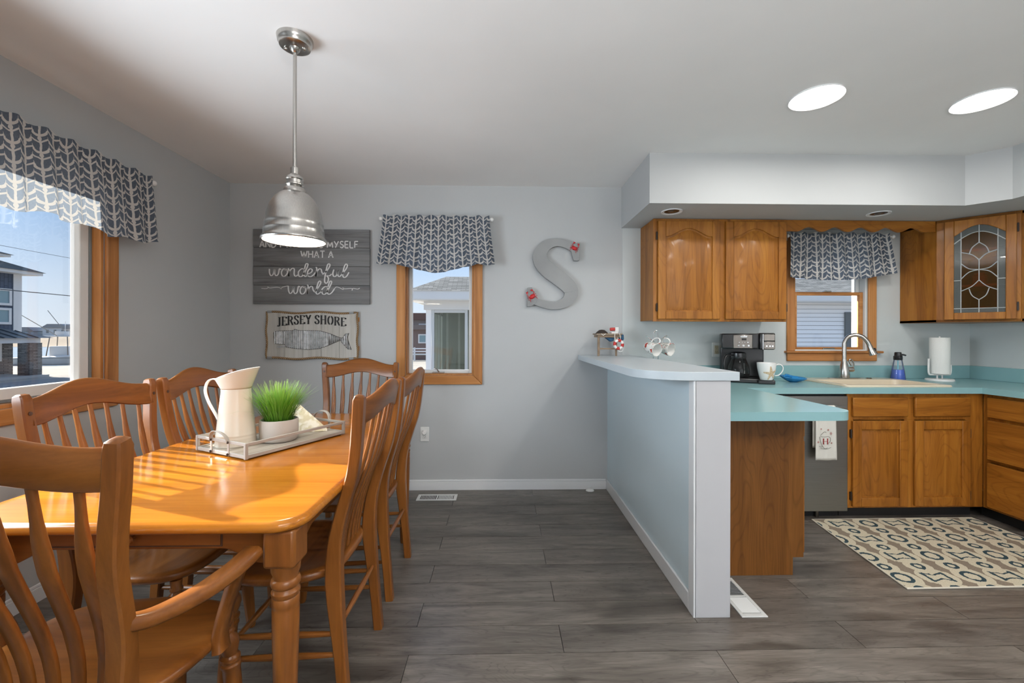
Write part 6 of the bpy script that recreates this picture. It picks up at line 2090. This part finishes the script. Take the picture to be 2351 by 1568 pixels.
# sunroom: frieze, corner post, framed panes, a bright interior with posts
bx('frieze', ntr, nh, -1.99, 1.2, NY - 0.05, NY + 0.05, 1.88, 2.10)
bx('corner_post', vin, nh, -1.94, -1.78, NY, NY + 0.12, GZ, 1.90)
bx('frieze', ntr, nh, -1.99, -1.93, NY - 0.04, NY + 2.6, 1.88, 2.10)
bx('knee_wall', vin, nh, -1.78, 1.2, NY, NY + 0.12, GZ, 0.05)
frame_m = plain('pale_grey_window_frame', (0.55, 0.57, 0.58), 0.5)
ngl = glassy('sunroom_glass', (0.62, 0.66, 0.62), body=0.10, bodycol=(0.30, 0.33, 0.30))
for i in range(3):
    x0 = -1.80 + i * 0.97
    f = MB(); frame_ring(f, 'x', x0, x0 + 0.93, 0.05, 1.88, 0.075, NY - 0.02, NY + 0.08)
    w = f.build('sunroom_window', frame_m, nh, 0.006)
    bx('pane', ngl, w, x0 + 0.075, x0 + 0.855, NY + 0.03, NY + 0.035, 0.125, 1.805)
for i in range(4):
    y0 = NY + 0.20 + i * 0.62
    f = MB(); frame_ring(f, 'y', y0, y0 + 0.56, 0.05, 1.88, 0.06, -1.94, -1.86)
    f.build('sunroom_window', frame_m, nh, 0.006)
bx('sunroom_floor', plain('sunroom_floor_grey', (0.30, 0.30, 0.28), 0.8), nh, -1.9, 1.2, NY + 0.12, NY + 2.6, -0.1, 0.0)
bx('sunroom_back', plain('sunroom_back_grey', (0.26, 0.28, 0.26), 0.8), nh, -1.86, 1.2, NY + 2.5, NY + 2.58, 0.0, 2.1)
for i in range(5):
    bx('sunroom_post', frame_m, nh, -1.55 + i * 0.30, -1.49 + i * 0.30, NY + 1.0 + 0.3 * i, NY + 1.06 + 0.3 * i, 0, 2.05)

# brown houses and white fence far behind the sunroom
def brown(label, x, y, w_, h_, rise, roofc, wallc):
    t = thing('brown_house', label, 'house', (x, y, GZ), 0, 'houses beyond the white fence')
    bx('wall', plain('far_wall_%s' % label[:5], wallc, 0.9), t, -w_ / 2, w_ / 2, 0, 7, 0, h_)
    MB().prism([(-w_ / 2 - 0.3, h_), (w_ / 2 + 0.3, h_), (w_ / 2 - 0.6, h_ + rise), (-w_ / 2 + 0.6, h_ + rise)], -0.4, 7.4, 'xz').build('roof', plain('far_roof_%s' % label[:5], roofc, 0.9), t)
    k = int(w_ / 1.5)
    for q in range(k):
        cx_ = -w_ / 2 + w_ * (q + 0.5) / k
        f = MB(); frame_ring(f, 'x', cx_ - 0.42, cx_ + 0.42, h_ - 1.35, h_ - 0.45, 0.12, -0.10, 0.02)
        wn_ = f.build('window', htrim, t)
        bx('pane', hgl, wn_, cx_ - 0.3, cx_ + 0.3, -0.05, 0.0, h_ - 1.23, h_ - 0.57)
brown('long house with a maroon roof and a row of small windows beyond the fence', -10.2, 51, 9.5, 4.2, 0.8, (0.14, 0.075, 0.06), (0.26, 0.22, 0.20))
brown('brown lower house with white windows in front of the maroon roof', -8.6, 42, 7.0, 2.95, 0.45, (0.16, 0.13, 0.12), (0.17, 0.12, 0.11))
fn = thing('white_fence', 'white vinyl rail fence beyond the street behind the sunroom', 'fence', (-9.0, 40, GZ))
for i in range(6):
    bx('post', ntr, fn, -4 + i * 1.6, -3.85 + i * 1.6, 0, 0.15, 0, 1.25)
for z in (0.55, 0.82, 1.08):
    bx('rail', ntr, fn, -4, 4.1, 0.05, 0.10, z, z + 0.12)
